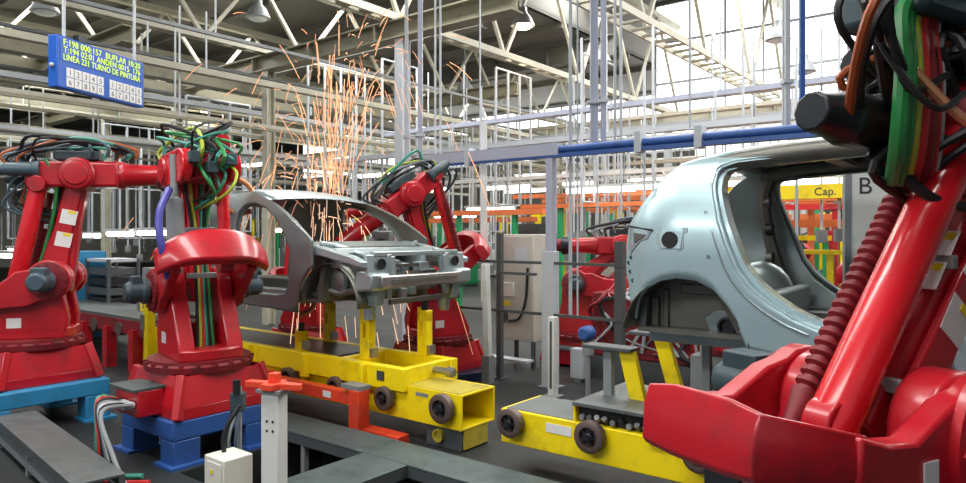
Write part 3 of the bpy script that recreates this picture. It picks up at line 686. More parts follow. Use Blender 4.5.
# upper frame
zf0, zf1 = .455, .67
q = MB(); q.box(-10.0, -5.26, 4.90, 5.0, zf0, zf1); q.build('side_rail', YEL, K1, bevel=.006)
q = MB(); q.box(-10.0, -5.26, 5.58, 5.68, zf0, zf1); q.build('side_rail', YEL, K1, bevel=.006)
q = MB(); q.box(-5.36, -5.28, 5.0, 5.58, zf0, zf1); q.build('end_rail', YEL, K1, bevel=.006)
q = MB(); q.box(-10.0, -6.35, 5.0, 5.58, zf1 - .03, zf1 - .005); q.build('dark_deck', BLACKM, K1)
for x in (-6.3, -7.4): q = MB(); q.box(x, x + .08, 5.0, 5.58, zf0, zf1 - .01); q.build('cross_rail', YEL, K1, bevel=.006)
for x in (-5.85, -6.75, -7.75):
    q = MB(); q.prism([(x, zf0 - .03), (x + .10, zf0 - .03), (x + .07, zf1), (x + .03, zf1)], 'y', 4.84, 4.90); q.build('gusset', YEL, K1, bevel=.008)
q = MB(); q.box(-5.62, -5.52, 4.893, 4.90, .53, .62); q.build('marking_plate', LABELK, K1)
q = MB(); q.cyl((-5.28, 5.35, .60), (-5.02, 5.35, .60), .035, n=12); q.cyl((-5.10, 5.35, .60), (-5.04, 5.35, .60), .05, n=12); q.build('coupling_pin', STEEL, K1)
for x, z, r in ((-4.78, .385, .13), (-5.51, .37, .115), (-6.22, .38, .11), (-7.0, .38, .11)): roller(K1, x, 4.95, z, r)
q = MB(); q.box(-5.15, -5.0, 4.945, 4.95, .44, .47); q.build('name_plate', GREY, K1)
# trolley under the free end
tr = MB(); tr.box(-5.05, -4.62, 4.98, 5.36, .0, .195); tr.build('trolley_box', DGREY, K1, bevel=.008)
q = MB(); q.box(-4.62, -4.605, 5.0, 5.34, .02, .195); q.build('trolley_end', YELD, K1)
q = MB(); q.lathe((-4.88, 4.98, .11), (0, -1, 0), [(0, .06), (.04, .06), (.041, .045), (.02, .04)], 16); q.build('trolley_roller', YELD, K1)
# yellow clamps holding the body
def clamp(root, x, y, z0, z1, w=.11, head=.10):
    q = MB(); q.box(x - w / 2, x + w / 2, y - .05, y + .05, z0, z0 + .22); q.box(x - w / 2, x - w / 2 + .035, y - .05, y + .05, z0 + .2, z1 - .05); q.box(x + w / 2 - .045, x + w / 2, y - .05, y + .05, z0 + .2, z1 - .10)
    q.box(x - w / 2, x + w / 2, y - .05, y + .05, z1 - .2, z1 - .08)
    o = q.build('clamp_post', YEL, root, bevel=.006)
    h = MB(); h.cyl((x, y, z1 - .08), (x, y, z1 + .02), .035, n=12); h.build('locating_pin', BLACKM, o)
    h = MB(); h.box(x + w / 2, x + w / 2 + .05, y - .04, y + .04, z0 + .03, z0 + .12); h.build('air_cylinder', STEEL, o)
clamp(K1, -5.97, 5.10, .66, 1.24, .13); clamp(K1, -5.66, 5.62, .66, 1.22, .13); clamp(K1, -6.92, 5.0, .66, .95); clamp(K1, -7.2, 5.62, .66, 1.2); clamp(K1, -8.6, 5.0, .66, 1.2)

K2 = thing('body_carriage', 'yellow carriage with grey platform under the right car', 'carriage', P(.29, 0), LROT, 'yellow body carriages')
q = MB(); q.box(-3.66, 1.6, 4.55, 5.13, .24, .515); q.build('box_beam', YEL, K2, bevel=.008)
q = MB(); q.box(-3.62, -2.98, 4.58, 5.10, .515, .521); q.build('worn_top', PLATEL, K2)
q = MB(); q.box(-2.99, 1.6, 4.55, 5.44, .64, .668); q.build('platform', PLATEL, K2, bevel=.004)
q = MB(); q.box(-2.99, -2.97, 4.57, 5.42, .515, .64); q.build('platform_end', YEL, K2)
q = MB(); q.box(-2.36, -1.62, 4.53, 4.62, .47, .645); q.prism([(-2.36, .47), (-2.25, .47), (-2.1, .645), (-2.36, .645)], 'y', 4.52, 4.53); q.build('side_rail', YEL, K2, bevel=.006)
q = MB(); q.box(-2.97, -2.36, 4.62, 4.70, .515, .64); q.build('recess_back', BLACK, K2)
rn = random.Random(9)
for k in range(9):
    x = -2.92 + .065 * k
    q = MB(); q.cyl((x, 4.60, .54 + rn.uniform(0, .04)), (x, 4.57, .54 + rn.uniform(0, .04)), .022, n=10); q.build('cable_gland', rn.choice([GREY, BLACKM, DGREY]), K2)
for x, z, r in ((-3.52, .43, .115), (-2.80, .45, .12), (-1.98, .47, .11), (-1.62, .40, .08)): roller(K2, x, 4.55, z, r)
q = MB(); q.box(-3.22, -2.99, 4.544, 4.55, .40, .47); q.build('name_plate', LABELW, K2)
q = MB(); q.box(-1.93, -1.70, 4.44, 4.55, .30, .42); q.build('drive_box', BLACKM, K2, bevel=.008)
q = MB()
for x in (-1.92, -1.76): q.box(x, x + .05, 4.42, 4.46, .14, .30)
q.box(-1.92, -1.71, 4.42, 4.46, .27, .31); q.build('red_bracket', RED, K2, bevel=.005)
q = MB(); q.box(-1.62, -1.44, 4.46, 4.55, .38, .48); q.build('latch_box', YELD, K2, bevel=.01)
q = MB(); q.box(-1.60, -1.50, 4.53, 4.55, .62, .75); q.build('sensor', GREY, K2)
# leaning yellow supports with dark pads
def support(root, x, y, z0, z1, lean, w=.13):
    q = MB(); q.beam((x, y, z0), (x + lean, y, z1), .05, w, up=(1, 0, 0)) if False else q.prism([(x - w / 2, z0), (x + w / 2, z0), (x + lean + w / 2, z1), (x + lean - w / 2, z1)], 'y', y - .03, y + .03)
    q.build('support_arm', YEL, root, bevel=.006)
support(K2, -2.62, 4.93, .66, 1.05, -.10); support(K2, -2.51, 5.40, .66, 1.10, -.13); support(K2, -1.65, 4.62, .66, 1.20, -.02, .10)
q = MB(); q.box(-3.07, -2.65, 4.85, 5.01, 1.03, 1.06); q.build('support_pad', DGREY, K2, bevel=.006)
q = MB(); q.box(-2.89, -2.41, 5.30, 5.48, 1.10, 1.13); q.build('support_pad', DGREY, K2, bevel=.006)
q = MB(); q.box(-2.91, -2.84, 4.90, 4.96, .668, 1.03); q.build('pad_post', GREY, K2)
q = MB(); q.box(-1.79, -1.67, 4.70, 4.76, .668, 1.2); q.build('blue_post', NAVY, K2)
q = MB(); q.box(-2.19, -2.13, 5.1, 5.16, .668, 1.18); q.build('pad_post', GREY, K2)

# low orange-red guide frame this side of the left carriage
G = thing('guide_frame', 'orange-red steel guide frame beside the left carriage', 'guide frame', P(.45, -.16), LROT)
q = MB(); q.box(-8.4, -5.42, 4.58, 4.68, .30, .42); q.build('rail', ORED, G, bevel=.006)
for x in (-5.50, -7.0): q = MB(); q.box(x, x + .14, 4.54, 4.68, .0, .46); q.build('post', ORED, G, bevel=.006)
q = MB(); q.box(-5.50, -4.9, 4.60, 4.75, .0, .10); q.build('foot', ORED, G, bevel=.006)
q = MB(); q.box(-5.92, -5.80, 4.574, 4.58, .33, .39); q.build('tag', LABELW, G)
q = MB(); q.box(-5.62, -5.36, 4.55, 4.70, .46, .50); q.build('top_pad', GREY, G)
# ------------------------------------------------------------------ walkway plates, posts, boxes, cables near the robots
def L_thing(name, label, cat, s=0, t=0, group=None): return thing(name, label, cat, P(s, t), LROT, group)
W1 = L_thing('walkway', 'dark steel walkway plates along the line in front of the orange-red frame', 'walkway')
for x0, x1 in ((-6.3, -4.30), (-4.29, -2.4), (-2.39, -.6)):
    q = MB(); q.box(x0, x1, 3.86, 4.27, .13, .15); q.build('plate', PLATE, W1, bevel=.004)
q = MB(); q.box(-6.3, -.6, 3.86, 3.90, .05, .13); q.box(-6.3, -.6, 4.23, 4.27, .05, .13); q.build('bearer', DGREY, W1)
for x in (-5.1, -4.35, -3.6, -2.6): q = MB(); q.box(x, x + .05, 3.87, 3.92, -.5, .05); q.build('leg', GREY, W1)
W2 = L_thing('walkway', 'short dark steel cross plate running from the long walkway towards us', 'walkway')
q = MB(); q.box(-4.26, -3.76, 2.95, 3.855, .13, .15); q.build('plate', PLATE, W2, bevel=.004)
q = MB(); q.box(-4.26, -4.22, 2.95, 3.855, .05, .13); q.box(-3.80, -3.76, 2.95, 3.855, .05, .13); q.build('bearer', DGREY, W2)
for x in (-4.24, -3.8): q = MB(); q.box(x, x + .04, 3.2, 3.24, -.5, .05); q.build('leg', GREY, W2)
W3 = thing('step_platform', 'raised grey steel platform at bottom left in front of the light blue plinth', 'platform', P(-6.0, 2.22), LROT - .115)
q = MB(); q.box(-1.4, 1.04, -.165, .165, .25, .27); q.build('plate', PLATEL, W3, bevel=.004)
for y in (-.165, .125): q = MB(); q.box(-1.4, 1.04, y, y + .04, .19, .25); q.build('bearer', DGREY, W3)
for x in (-1.35, -.3, .95):
    for y in (-.15, .11): q = MB(); q.box(x, x + .05, y, y + .04, 0, .19); q.build('leg', GREY, W3)
q = MB(); q.box(-1.3, 1.0, -.15, -.11, .06, .12); q.build('brace', GREY, W3)
q = L_thing('step_platform', 'low dark steel plate on short legs behind the light blue plinth', 'platform')
m = MB(); m.box(-8.0, -6.35, 4.0, 4.5, .28, .30); m.build('plate', PLATE, q)
for x in (-7.9, -6.45):
    for y in (4.05, 4.42): m = MB(); m.box(x, x + .05, y, y + .05, 0, .28); m.build('leg', DGREY, q)

# white post with orange-red head
q = thing('stand_post', 'white steel post with an orange-red bracket on top, in the foreground', 'post', (-1.33, 4.4, 0), R(-20))
m = MB(); m.box(-.065, .065, -.05, .05, 0, .94); p_ = m.build('column', WHITE, q, bevel=.006)
for dx in (-.02, .025):
    for z in (.70, .76): m = MB(); m.cyl((dx, -.048, z), (dx, -.052, z), .009, n=8); m.build('bolt_hole', BLACKM, p_)
m = MB(); m.box(-.09, .09, -.07, .07, 0.94, .96); m.build('cap_plate', GREY, q)
m = MB(); m.prism([(-.20, -.04), (-.05, -.03), (-.04, -.09), (.05, -.09), (.06, -.03), (.20, -.02), (.19, .03), (.05, .04), (.03, .09), (-.04, .08), (-.05, .03), (-.2, .02)], 'z', .96, 1.0)
m.box(-.03, .03, -.03, .03, 1.0, 1.06); m.build('bracket', ORED, q, bevel=.004)
m = MB(); m.box(-.12, .12, -.10, .10, 0, .02); m.build('foot_plate', GREY, q)
# beige control box
q = thing('junction_box', 'small beige control box on the floor beside the white foreground post', 'box', (-1.74, 4.72, 0), LROT)
m = MB(); m.box(-.12, .12, -.11, .11, .10, .44); m.build('body', BEIGEB, q, bevel=.008)
m = MB(); m.box(-.08, .10, -.118, -.11, .13, .41); o = m.build('door', BEIGEB, q, bevel=.003)
m = MB(); m.cyl((.07, -.118, .27), (.07, -.124, .27), .012, n=10); m.build('lock', BLACKM, o)
m = MB(); m.box(-.03, .0, -.122, -.118, .33, .36); m.build('sticker', LABELY, o)
for x in (-.09, .09): m = MB(); m.box(x - .02, x + .02, -.08, .08, 0, .10); m.build('foot', GREY, q)
m = MB(); m.tube([(-.06, .0, .44), (-.06, .02, .60), (-.02, .10, .75)], .016, 8, 5); m.build('conduit', BLACKM, q)
# small valve stand between plinth and post
q = thing('valve_stand', 'slim grey valve stand with hoses beside the dark blue plinth', 'valve stand', (-1.86, 5.25, 0), 0)
m = MB(); m.box(-.02, .02, -.02, .02, 0, .78); m.build('pole', GREY, q)
m = MB(); m.box(-.05, .05, -.05, .03, .60, .74); m.build('valve_block', SLATED, q, bevel=.006)
m = MB(); m.cyl((0, -.04, .74), (0, -.04, .84), .03, n=12); m.build('gauge', BLACKM, q)
for k in range(3): m = MB(); m.tube([(.03 * k - .03, -.05, .60), (.05 * k - .08, -.12, .40), (.03 * k - .04, -.06, .18), (.02, -.02, .02)], .011, 6, 5); m.build('hose', [BLACK, GREY, SLATE][k], q)

# supply cables of the middle robot: from its connector box down over the floor
cc = [(GRN_T, 'teal'), (RED_H, 'red'), (BLACK, 'thick black'), (GREY, 'grey'), (LGREY, 'pale grey'), (BLACK, 'thin black'), (GREY, 'dull grey')]
base = Vector((-2.61, 6.36, 0)); cdir = Vector((-.62, -.79, 0)).normalized()
cdir = Vector((math.cos(LROT - PI / 2), math.sin(LROT - PI / 2), 0)); sdir = Vector((math.cos(LROT), math.sin(LROT), 0))
rn = random.Random(2)
for k, (m, nm) in enumerate(cc):
    A = base + cdir * .67 + sdir * (-.15 + .05 * k) + Vector((0, 0, .38 + .14))
    B = A + cdir * (.16 + .03 * k) + sdir * (.02 + .03 * k) + Vector((0, 0, .04))
    D = B + sdir * (.10 + .03 * k) + cdir * .05 + Vector((0, 0, -.24)); E_ = D + sdir * (.05 + .05 * k) + Vector((0, 0, -.20)) + cdir * .02
    E_.z = .03 + .012 * k; F_ = E_ + sdir * (.22 + .03 * k) + cdir * (.06 - .02 * k); F_.z = .025; G_ = F_ + sdir * .25 - cdir * (.2 - .03 * k); G_.z = .025
    t_ = thing('supply_cable', f'{nm} supply cable looping from the middle robot base to the floor', 'cable', A, 0)
    MB().tube([p - A for p in (A, B, D, E_, F_, G_)], .023 if 'thick' in nm or nm in ('teal', 'red') else .017, 8, 6).build('sheath', m, t_)
    MB().cyl((0, 0, 0), cdir * .09, .028, n=10).build('plug', LGREY if k > 2 else SLATED, t_)

# ------------------------------------------------------------------ far side of the line: fence, cabinet, poles
FT = 7.42
def fence_post(s, t, h, m, label, w=.07):
    q = thing('fence_post', label, 'fence post', P(s, t), LROT, 'posts of the fence behind the line')
    a = MB(); a.box(-w / 2, w / 2, -w / 2, w / 2, 0.01, h); a.build('upright', m, q)
    a = MB(); a.box(-w, w, -w, w, 0, .012); a.build('base_plate', m, q)
def st(px, t):
    u = (px - 483) / 690; y = t / (.788 + .616 * u); return y * (.788 * u - .616)
fence_post(st(500, FT), FT, 1.95, DGREY, 'dark fence post beside the beige cabinet'); fence_post(st(620, FT), FT, 1.85, DGREY, 'dark fence post just left of the blue-green body tail', .10)
fence_post(st(432, FT), FT, 1.85, DGREY, 'dark fence post behind the robot at the engine bay'); fence_post(st(704, FT), FT, 1.75, GREY, 'grey fence post seen under the blue-green body')
fence_post(st(742, FT), FT, 1.6, NAVY, 'navy fence post seen under the blue-green body')
for z, nm in ((1.57, 'upper'), (.92, 'lower'), (1.42, 'middle')):
    q = thing('fence_rail', f'dark {nm} fence rail running behind the line', 'fence rail', P(st(500, FT), FT - .05, z), LROT, 'fence rails')
    a = MB(); a.box(-1.2, st(704, FT) - st(500, FT), -.015, .015, -.018, .018) if nm != 'middle' else a.box(0, .62, -.015, .015, -.018, .018)
    a.build('bar', DGREY, q)
q = thing('light_barrier_post', 'tall white post carrying the pale blue overhead beam', 'post', P(st(551, FT), FT), LROT)
a = MB(); a.box(-.05, .05, -.05, .05, 0, 2.895); a.build('upright', LILAC, q); a = MB(); a.box(-.10, .08, -.07, .07, .0, 1.72); a.build('sleeve', LGREY, q, bevel=.006)
a = MB(); a.box(-.13, .13, -.12, .12, 0, .015); a.build('base_plate', GREY, q)
q = thing('light_barrier_post', 'short white light-barrier pillar in front of the beige cabinet', 'post', P(st(553, 7.0), 7.0), LROT)
a = MB(); a.box(-.045, .045, -.05, .05, 0, .95); a.build('housing', WHITE, q, bevel=.008); a = MB(); a.box(-.015, .015, -.053, -.05, .1, .9); a.build('lens_strip', DGREY, q)
a = MB(); a.box(-.1, .1, -.1, .1, 0, .015); a.build('base_plate', GREY, q)
q = thing('light_barrier_post', 'white pillar leaning beside the counterweight of the back robot', 'post', P(st(488, 7.1), 7.1), LROT)
a = MB(); a.beam((0, 0, .35), (-.04, 0, 1.55), .085, .085); a.build('housing', WHITE, q, bevel=.008); a = MB(); a.box(-.06, .06, -.06, .06, 0, .36); a.build('foot', GREY, q)
# beige control cabinet on a stand
q = thing('control_cabinet', 'beige electrical cabinet on a stand behind the fence', 'cabinet', P(st(526, 8.5), 8.5), LROT)
a = MB(); a.box(-.38, .30, -.25, .25, .38, 1.93); a.build('body', BEIGE, q, bevel=.008)
a = MB(); a.box(-.36, .28, -.262, -.25, .42, 1.90); d_ = a.build('door', BEIGE, q, bevel=.004)
a = MB(); a.box(-.02, .20, -.268, -.262, 1.52, 1.75); a.build('screen', LGREY, d_)
a = MB(); a.box(-.30, -.02, -.30, -.262, 1.02, 1.22); a.build('panel_box', BEIGEB, d_, bevel=.004)
a = MB(); a.box(-.30, -.10, -.266, -.262, .88, .95); a.build('warning_label', LABELY, d_)
a = MB(); a.cyl((-.22, -.262, .72), (-.22, -.272, .72), .09, n=20); a.build('fan_grille', DGREY, d_)
a = MB(); a.tube([(.22, -.28, 1.45), (.20, -.30, 1.0), (.10, -.32, .72), (-.10, -.30, .66)], .02, 8, 6); a.build('hose', BLACK, q)
for x in (-.34, .24):
    for y in (-.2, .2): a = MB(); a.box(x, x + .05, y - .025, y + .025, 0, .38); a.build('leg', DGREY, q)
a = MB(); a.box(-.5, .3, -.42, -.24, .10, .13); a.build('shelf', LGREY, q)
# grey-green junction box and blue signal device on poles
q = thing('junction_box', 'pale green-grey junction box low behind the fence', 'box', P(st(579, 7.9), 7.9), LROT)
a = MB(); a.box(-.09, .09, -.07, .07, .05, .44); a.build('body', LGREY, q, bevel=.006); a = MB(); a.box(-.075, .075, -.076, -.07, .07, .42); a.build('lid', LGREY, q)
a = MB(); a.box(-.05, .05, -.05, .05, 0, .05); a.build('foot', GREY, q)
q = thing('sensor_stand', 'blue sensor head on a grey pole behind the carriage', 'sensor', P(st(588, 7.0), 7.0), LROT)
a = MB(); a.cyl((0, 0, 0), (0, 0, .72), .03, n=10); a.build('pole', GREY, q); a = MB(); a.box(-.05, .05, -.05, .05, .55, .72); a.build('mount', GREY, q)
a = MB(); a.lathe((0, -.12, .80), (0, 1, 0), [(0, .06), (.03, .085), (.16, .085), (.20, .06)], 16); a.build('head', BLUE, q)
# overhead service frame along the fence: blue beam with hung pipes
q = thing('service_beam', 'long overhead beam above the fence, pale left end and dark blue right part', 'beam', P(0, FT, 0), LROT)
sa = st(425, FT); sb = st(560, FT); sc_ = st(905, FT)
a = MB(); a.box(sa, sb, -.06, .06, 2.93, 3.08); a.build('channel', LILAC, q); a = MB(); a.box(sa, sc_, -.05, .05, 2.90, 2.95); a.build('blue_pipe', BLUE, q)
a = MB(); a.cyl((sb, 0, 3.0), (sc_, 0, 3.0), .045, n=12); a.build('conduit', BLUE, q)
for px in (470, 640, 700): s_ = st(px, FT); a = MB(); a.box(s_ - .04, s_ + .04, -.08, .08, 2.88, 3.12); a.build('clamp', LGREY, q)
for px in (480, 690, 860): s_ = st(px, FT); a = MB(); a.cyl((s_, 0, 3.08), (s_, 0, 5.7), .012, n=6); a.build('hanger', LGREY, q)
for i, (px, w, m, z0, z1) in enumerate(((399, .05, LGREY, 2.9, 6), (412, .07, LILAC, 2.9, 6), (426, .03, LGREY, 2.95, 6), (433, .03, LGREY, 2.95, 6), (563, .04, LGREY, .9, 6), (586, .09, LILAC, 3.05, 6), (597, .06, LILAC, 3.05, 6), (608, .03, LGREY, 3.0, 6), (613, .03, LGREY, 3.0, 6), (783, .05, LGREY, 3.0, 6), (779, .03, LGREY, 3.0, 6), (797, .045, BLUE, 2.95, 6), (571, .02, LGREY, .9, 6), (476, .09, WHITE, 1.0, 3.5))):
    o = thing('drop_pipe', f'vertical {"blue" if m is BLUE else "pale"} drop pipe, ' + ['left edge of the cluster beside the back robot', 'thickest of the cluster above the back robot', 'thin one in the cluster above the back robot', 'thin right edge of the cluster above the back robot', 'slim one just right of the tall white post', 'thickest of the cluster right of the tall white post', 'medium one right of the thickest in the middle', 'first thin one right of the middle pair', 'second thin one right of the middle pair', 'pale one left of the blue pipe', 'thinnest one left of the blue pipe', 'down to the dark blue beam end', 'hair-thin one right of the tall white post', 'short white one behind the back robot counterweight'][i], 'pipe', P(st(px, FT), FT + .16 + .02 * (i % 3), z0), 0, 'drop pipes over the fence line')
    a = MB(); a.box(-w / 2, w / 2, -w / 2, w / 2, 0, z1 - z0); a.build('tube', m, o)
    if w > .045: a = MB(); a.box(-w, w, -w, w, .5, .54); a.build('clip', LGREY, o)

# red machine with robot behind the fence, right of the cabinet; more robots beyond
robot('red welding robot behind the fence, forearm held level over tangled hoses', (1.55, 10.6, 0), R(170), lean=-.9, pc=-.05, L=.9, fore=.9, rod_y=-.1, seed=21, shz=.75, fore_pitch=0, hose_set=[BLACK, SLATE, BLACK, GREY], loops=12, detail=False, gun=False)
robot('red welding robot whose faceted counterweight shows through the rear door opening', (4.25, 6.75, .0), R(-30), lean=.2, pc=.0, L=1.0, fore=1.0, rod_y=-.1, seed=22, shz=1.08, cw_w=.27, detail=False, gun=False, chamfer=True)
robot('small far red robot seen through the door opening of the blue-green body', (6.6, 14.6, 0), R(60), lean=.1, pc=.1, L=.5, fore=.8, rod_y=-.1, seed=23, shz=.6, detail=False, gun=False)
robot('far red robot glimpsed behind the left car roof amid the sparks', (-2.95, 11.6, 0), R(-20), lean=.1, pc=.2, L=1.2, fore=1.1, rod_y=-.1, seed=24, shz=.6, detail=False, fore_pitch=.1)
# red low bed beyond the fence under the right body
q = L_thing('machine_bed', 'long dark red machine bed behind the fence under the blue-green body', 'machine bed')
a = MB(); a.box(-2.9, .8, 7.75, 8.5, .55, .95); a.build('body', DRED, q, bevel=.02); a = MB(); a.box(-3.0, .9, 7.7, 8.55, .18, .55); a.build('skirt', GREY, q)
for x in (-2.7, -1.9, -1.2, -.5): a = MB(); a.box(x, x + .5, 7.66, 7.75, .62, .92); a.build('red_panel', RED, q, bevel=.02)
a = MB(); a.box(-2.9, .8, 7.8, 8.4, 0, .18); a.build('foot', DGREY, q)
q = L_thing('machine_bed', 'dark red machine bed tangled with hoses beneath the level robot forearm', 'machine bed')
a = MB(); a.box(-4.6, -3.1, 8.3, 9.0, .3, 1.15); a.build('body', DRED, q, bevel=.02); a = MB(); a.box(-4.6, -3.1, 8.2, 9.0, 0, .3); a.build('skirt', DGREY, q)
rn = random.Random(6)
for k in range(16):
    x = rn.uniform(-4.5, -3.2); z = rn.uniform(.6, 1.6)
    a = MB(); a.tube([(x, 8.28, z), (x + rn.uniform(-.3, .3), 8.15, z - .15), (x + rn.uniform(-.5, .5), 8.2, z - .3), (x + rn.uniform(-.4, .4), 8.28, .4)], rn.uniform(.012, .03), 6, 5); a.build('hose', rn.choice([BLACK, GREY, DRED, LGREY, RED]), q)
# white board lettered B and its grey post
q = thing('partition_board', 'white upright board lettered B behind the nearest robot', 'board', (3.25, 5.82, 0), R(-14))
a = MB(); a.box(-.14, .62, -.03, .03, .25, 2.75); bo = a.build('sheet', WHITE, q); a = MB(); a.box(-.19, -.14, -.04, .04, 0, 2.9); a.build('frame_post', GREY, q); a = MB(); a.box(.62, .67, -.04, .04, 0, 2.9); a.build('frame_post', GREY, q)
text_part('letter', 'B', .20, LABELK, bo, Matrix.Translation((-.09, -.032, 2.28)) @ Matrix.Rotation(PI / 2, 4, 'X'))
# ------------------------------------------------------------------ building shell
f = MB()
for (a, b, c, d) in ((-60, -5.4, -12, 60), (-2.2, 40, -12, 60), (-5.4, -2.2, -12, 2.9), (-5.4, -2.2, 4.35, 60)):
    f.box(a, b, c, d, -.12, 0)
f.box(-5.5, -2.1, 2.8, 4.45, -.62, -.55)
f.box(-5.42, -5.4, 2.9, 4.35, -.6, -.1); f.box(-2.2, -2.18, 2.9, 4.35, -.6, -.1); f.box(-5.4, -2.2, 2.88, 2.9, -.6, -.1); f.box(-5.4, -2.2, 4.35, 4.37, -.6, -.1)
struct(f.build('floor', FLOORM, rotz=LROT, smooth=False))
struct(MB().box(-60, 40, 42, 42.3, 0, 11).build('wall_far', WALLM, rotz=LROT))
struct(MB().box(-46, -45.7, -12, 42, 0, 11).build('wall_left', WALLM, rotz=LROT))
struct(MB().box(24, 24.3, -12, 42, 0, 11).build('wall_right', WALLM, rotz=LROT))
rf = MB(); rf.box(-9.8, 24, -12, 22, 9.75, 9.85); rf.box(-46, -9.8, -12, 42, 7.65, 7.75); rf.box(-9.9, -9.8, -12, 22, 7.65, 9.85); rf.box(-9.8, 24, 22.2, 42, 9.75, 9.85)
for k in range(17): rf.box(-9.8, 24, -10 + 2 * k, -9.9 + 2 * k, 9.6, 9.75); rf.box(-46, -9.8, -10 + 2 * k, -9.9 + 2 * k, 7.5, 7.65)
struct(rf.build('ceiling', ROOFM, rotz=LROT, smooth=False))
# roof glazing on the monitor side, and glazing in the far wall
def glazing(n, x0, x1, y, z0, z1, nx, nz, m):
    w = bpy.data.objects.new(f'window_{n}', None); C.objects.link(w); w.rotation_euler.z = LROT; struct(w)
    MB().box(x0, x1, y, y + .02, z0, z1).build('pane', m, w)
    g = MB()
    for i in range(nx + 1): x = x0 + (x1 - x0) * i / nx; g.box(x - .035, x + .035, y - .06, y + .06, z0, z1)
    for i in range(nz + 1): z = z0 + (z1 - z0) * i / nz; g.box(x0, x1, y - .07, y + .07, z - .04, z + .04)
    g.build('window_frame', LGREY, w, smooth=False)
glazing(1, -9.8, 16, 22.1, 5.6, 9.7, 22, 3, PANE)
glazing(2, -34, -9.9, 26, 5.2, 7.5, 20, 2, PANE)
glazing(3, -16, 22, 41.8, 2.6, 8.0, 20, 4, PANEW)
# trusses across the line, on columns; girders along it
def truss(s, t0, t1, z0, z1, m, wide=.16, n=14, ladder=False):
    o = bpy.data.objects.new('roof_truss', None); C.objects.link(o); o.rotation_euler.z = LROT; struct(o)
    a = MB(); a.box(s - wide / 2, s - wide / 2 + .05, t0, t1, z0, z0 + .13); a.box(s + wide / 2 - .05, s + wide / 2, t0, t1, z0, z0 + .13)
    k = int((t1 - t0) / .5)
    for i in range(k): a.box(s - wide / 2 + .05, s + wide / 2 - .05, t0 + .5 * i, t0 + .5 * i + (.28 if not ladder else .10), z0 + .02, z0 + .06)
    a.build('bottom_chord', m, o, smooth=False)
    a = MB(); a.box(s - .09, s + .09, t0, t1, z1, z1 + .14); a.build('top_chord', m, o, smooth=False)
    a = MB(); st_ = (t1 - t0) / n
    for i in range(n):
        y = t0 + st_ * i
        a.beam((s, y, z0 + .06), (s, y + st_ / 2, z1 + .07), .07, .07); a.beam((s, y + st_ / 2, z1 + .07), (s, y + st_, z0 + .06), .07, .07)
    a.build('web', m, o, smooth=False)
for i, s in enumerate((-24.5, -20.4, -16.5, -12.7, -8.9, -5.1)):
    zz = 5.75; truss(s - (.5 if s == -5.1 else 0), 2.5, 21.8, zz, 7.3 if s < -9.5 else 8.6, CREAM, .55 if s == -5.1 else .22, 6 if s > -9 else 8, ladder=(s == -5.1))
def girder(t, s0, s1, z, h, m, name='girder'):
    a = MB(); a.box(s0, s1, t - .16, t + .16, z, z + .03); a.box(s0, s1, t - .16, t + .16, z + h - .03, z + h); a.box(s0, s1, t - .02, t + .02, z + .03, z + h - .03)
    k = int((s1 - s0) / 1.9)
    for i in range(k): a.box(s0 + 1.9 * i, s0 + 1.9 * i + .03, t - .15, t + .15, z + .03, z + h - .03)
    struct(a.build(name, m, rotz=LROT, smooth=False))
girder(8.8, -34, -6.2, 5.40, .34, OLIVE, 'crane_girder'); girder(14.2, -34, -10, 5.42, .32, OLIVE, 'crane_girder'); girder(20.5, -34, 14, 5.3, .36, CREAM, 'crane_girder'); girder(5.6, -34, -12, 5.2, .3, OLIVE, 'crane_girder')
girder(11.5, -34, -9, 6.3, .5, ROOFM, 'roof_girder'); girder(17.5, -34, -9, 6.9, .6, ROOFM, 'roof_girder')
for t in (8.8, 20.5):
    for s in (-24.5, -20.4, -16.5, -12.7, -8.7, -5.0, -1.2):
        if t == 8.8 and s > -6: continue
        a = MB(); a.box(s - .10, s + .10, t - .10, t - .08, 0, 5.4); a.box(s - .10, s + .10, t + .08, t + .10, 0, 5.4); a.box(s - .012, s + .012, t - .08, t + .08, 0, 5.4)
        struct(a.build('column', CREAM if s < -9 else LGREY, rotz=LROT, smooth=False))

# ------------------------------------------------------------------ pipe runs under the roof
rn = random.Random(77)
def long_box(name, label, cat, group, s0, s1, t0, t1, z, w, h, m, hang=5.6):
    o = thing(name, label, cat, P((s0 + s1) / 2, (t0 + t1) / 2, z), LROT, group)
    a = MB(); x = (s1 - s0) / 2; y = (t1 - t0) / 2
    if x > y: a.box(-x, x, -w / 2, w / 2, 0, h)
    else: a.box(-w / 2, w / 2, -y, y, 0, h)
    a.build('run', m, o, smooth=False)
    for q in (-.7, 0., .7):
        a = MB(); cx, cy = (x * q, 0) if x > y else (0, y * q); a.box(cx - .012, cx + .012, cy - .012, cy + .012, h, max(h + .3, hang - z)); a.build('hanger', LGREY, o)
    return o
names = ['lowest', 'second lowest', 'middle', 'fourth', 'fifth', 'sixth', 'seventh', 'eighth', 'highest', 'tenth', 'eleventh', 'twelfth']
k = 0
for s, z, m in ((-10.6, 4.55, CREAM), (-11.6, 3.95, CREAM), (-13.6, 4.6, LGREY), (-14.6, 3.75, CREAM), (-15.6, 4.9, OLIVE), (-17.4, 4.2, LGREY), (-18.6, 4.9, CREAM), (-19.4, 3.6, CREAM), (-21.6, 4.4, OLIVE), (-23, 5.0, CREAM), (-26, 4.2, OLIVE)):
    long_box('pipe_bridge', 'pale pipe bridge crossing overhead on the left behind the far left robot', 'pipe bridge', 'cross pipe bridges at upper left', s, s, 3.0, 24.0, z, .14, .10, m)
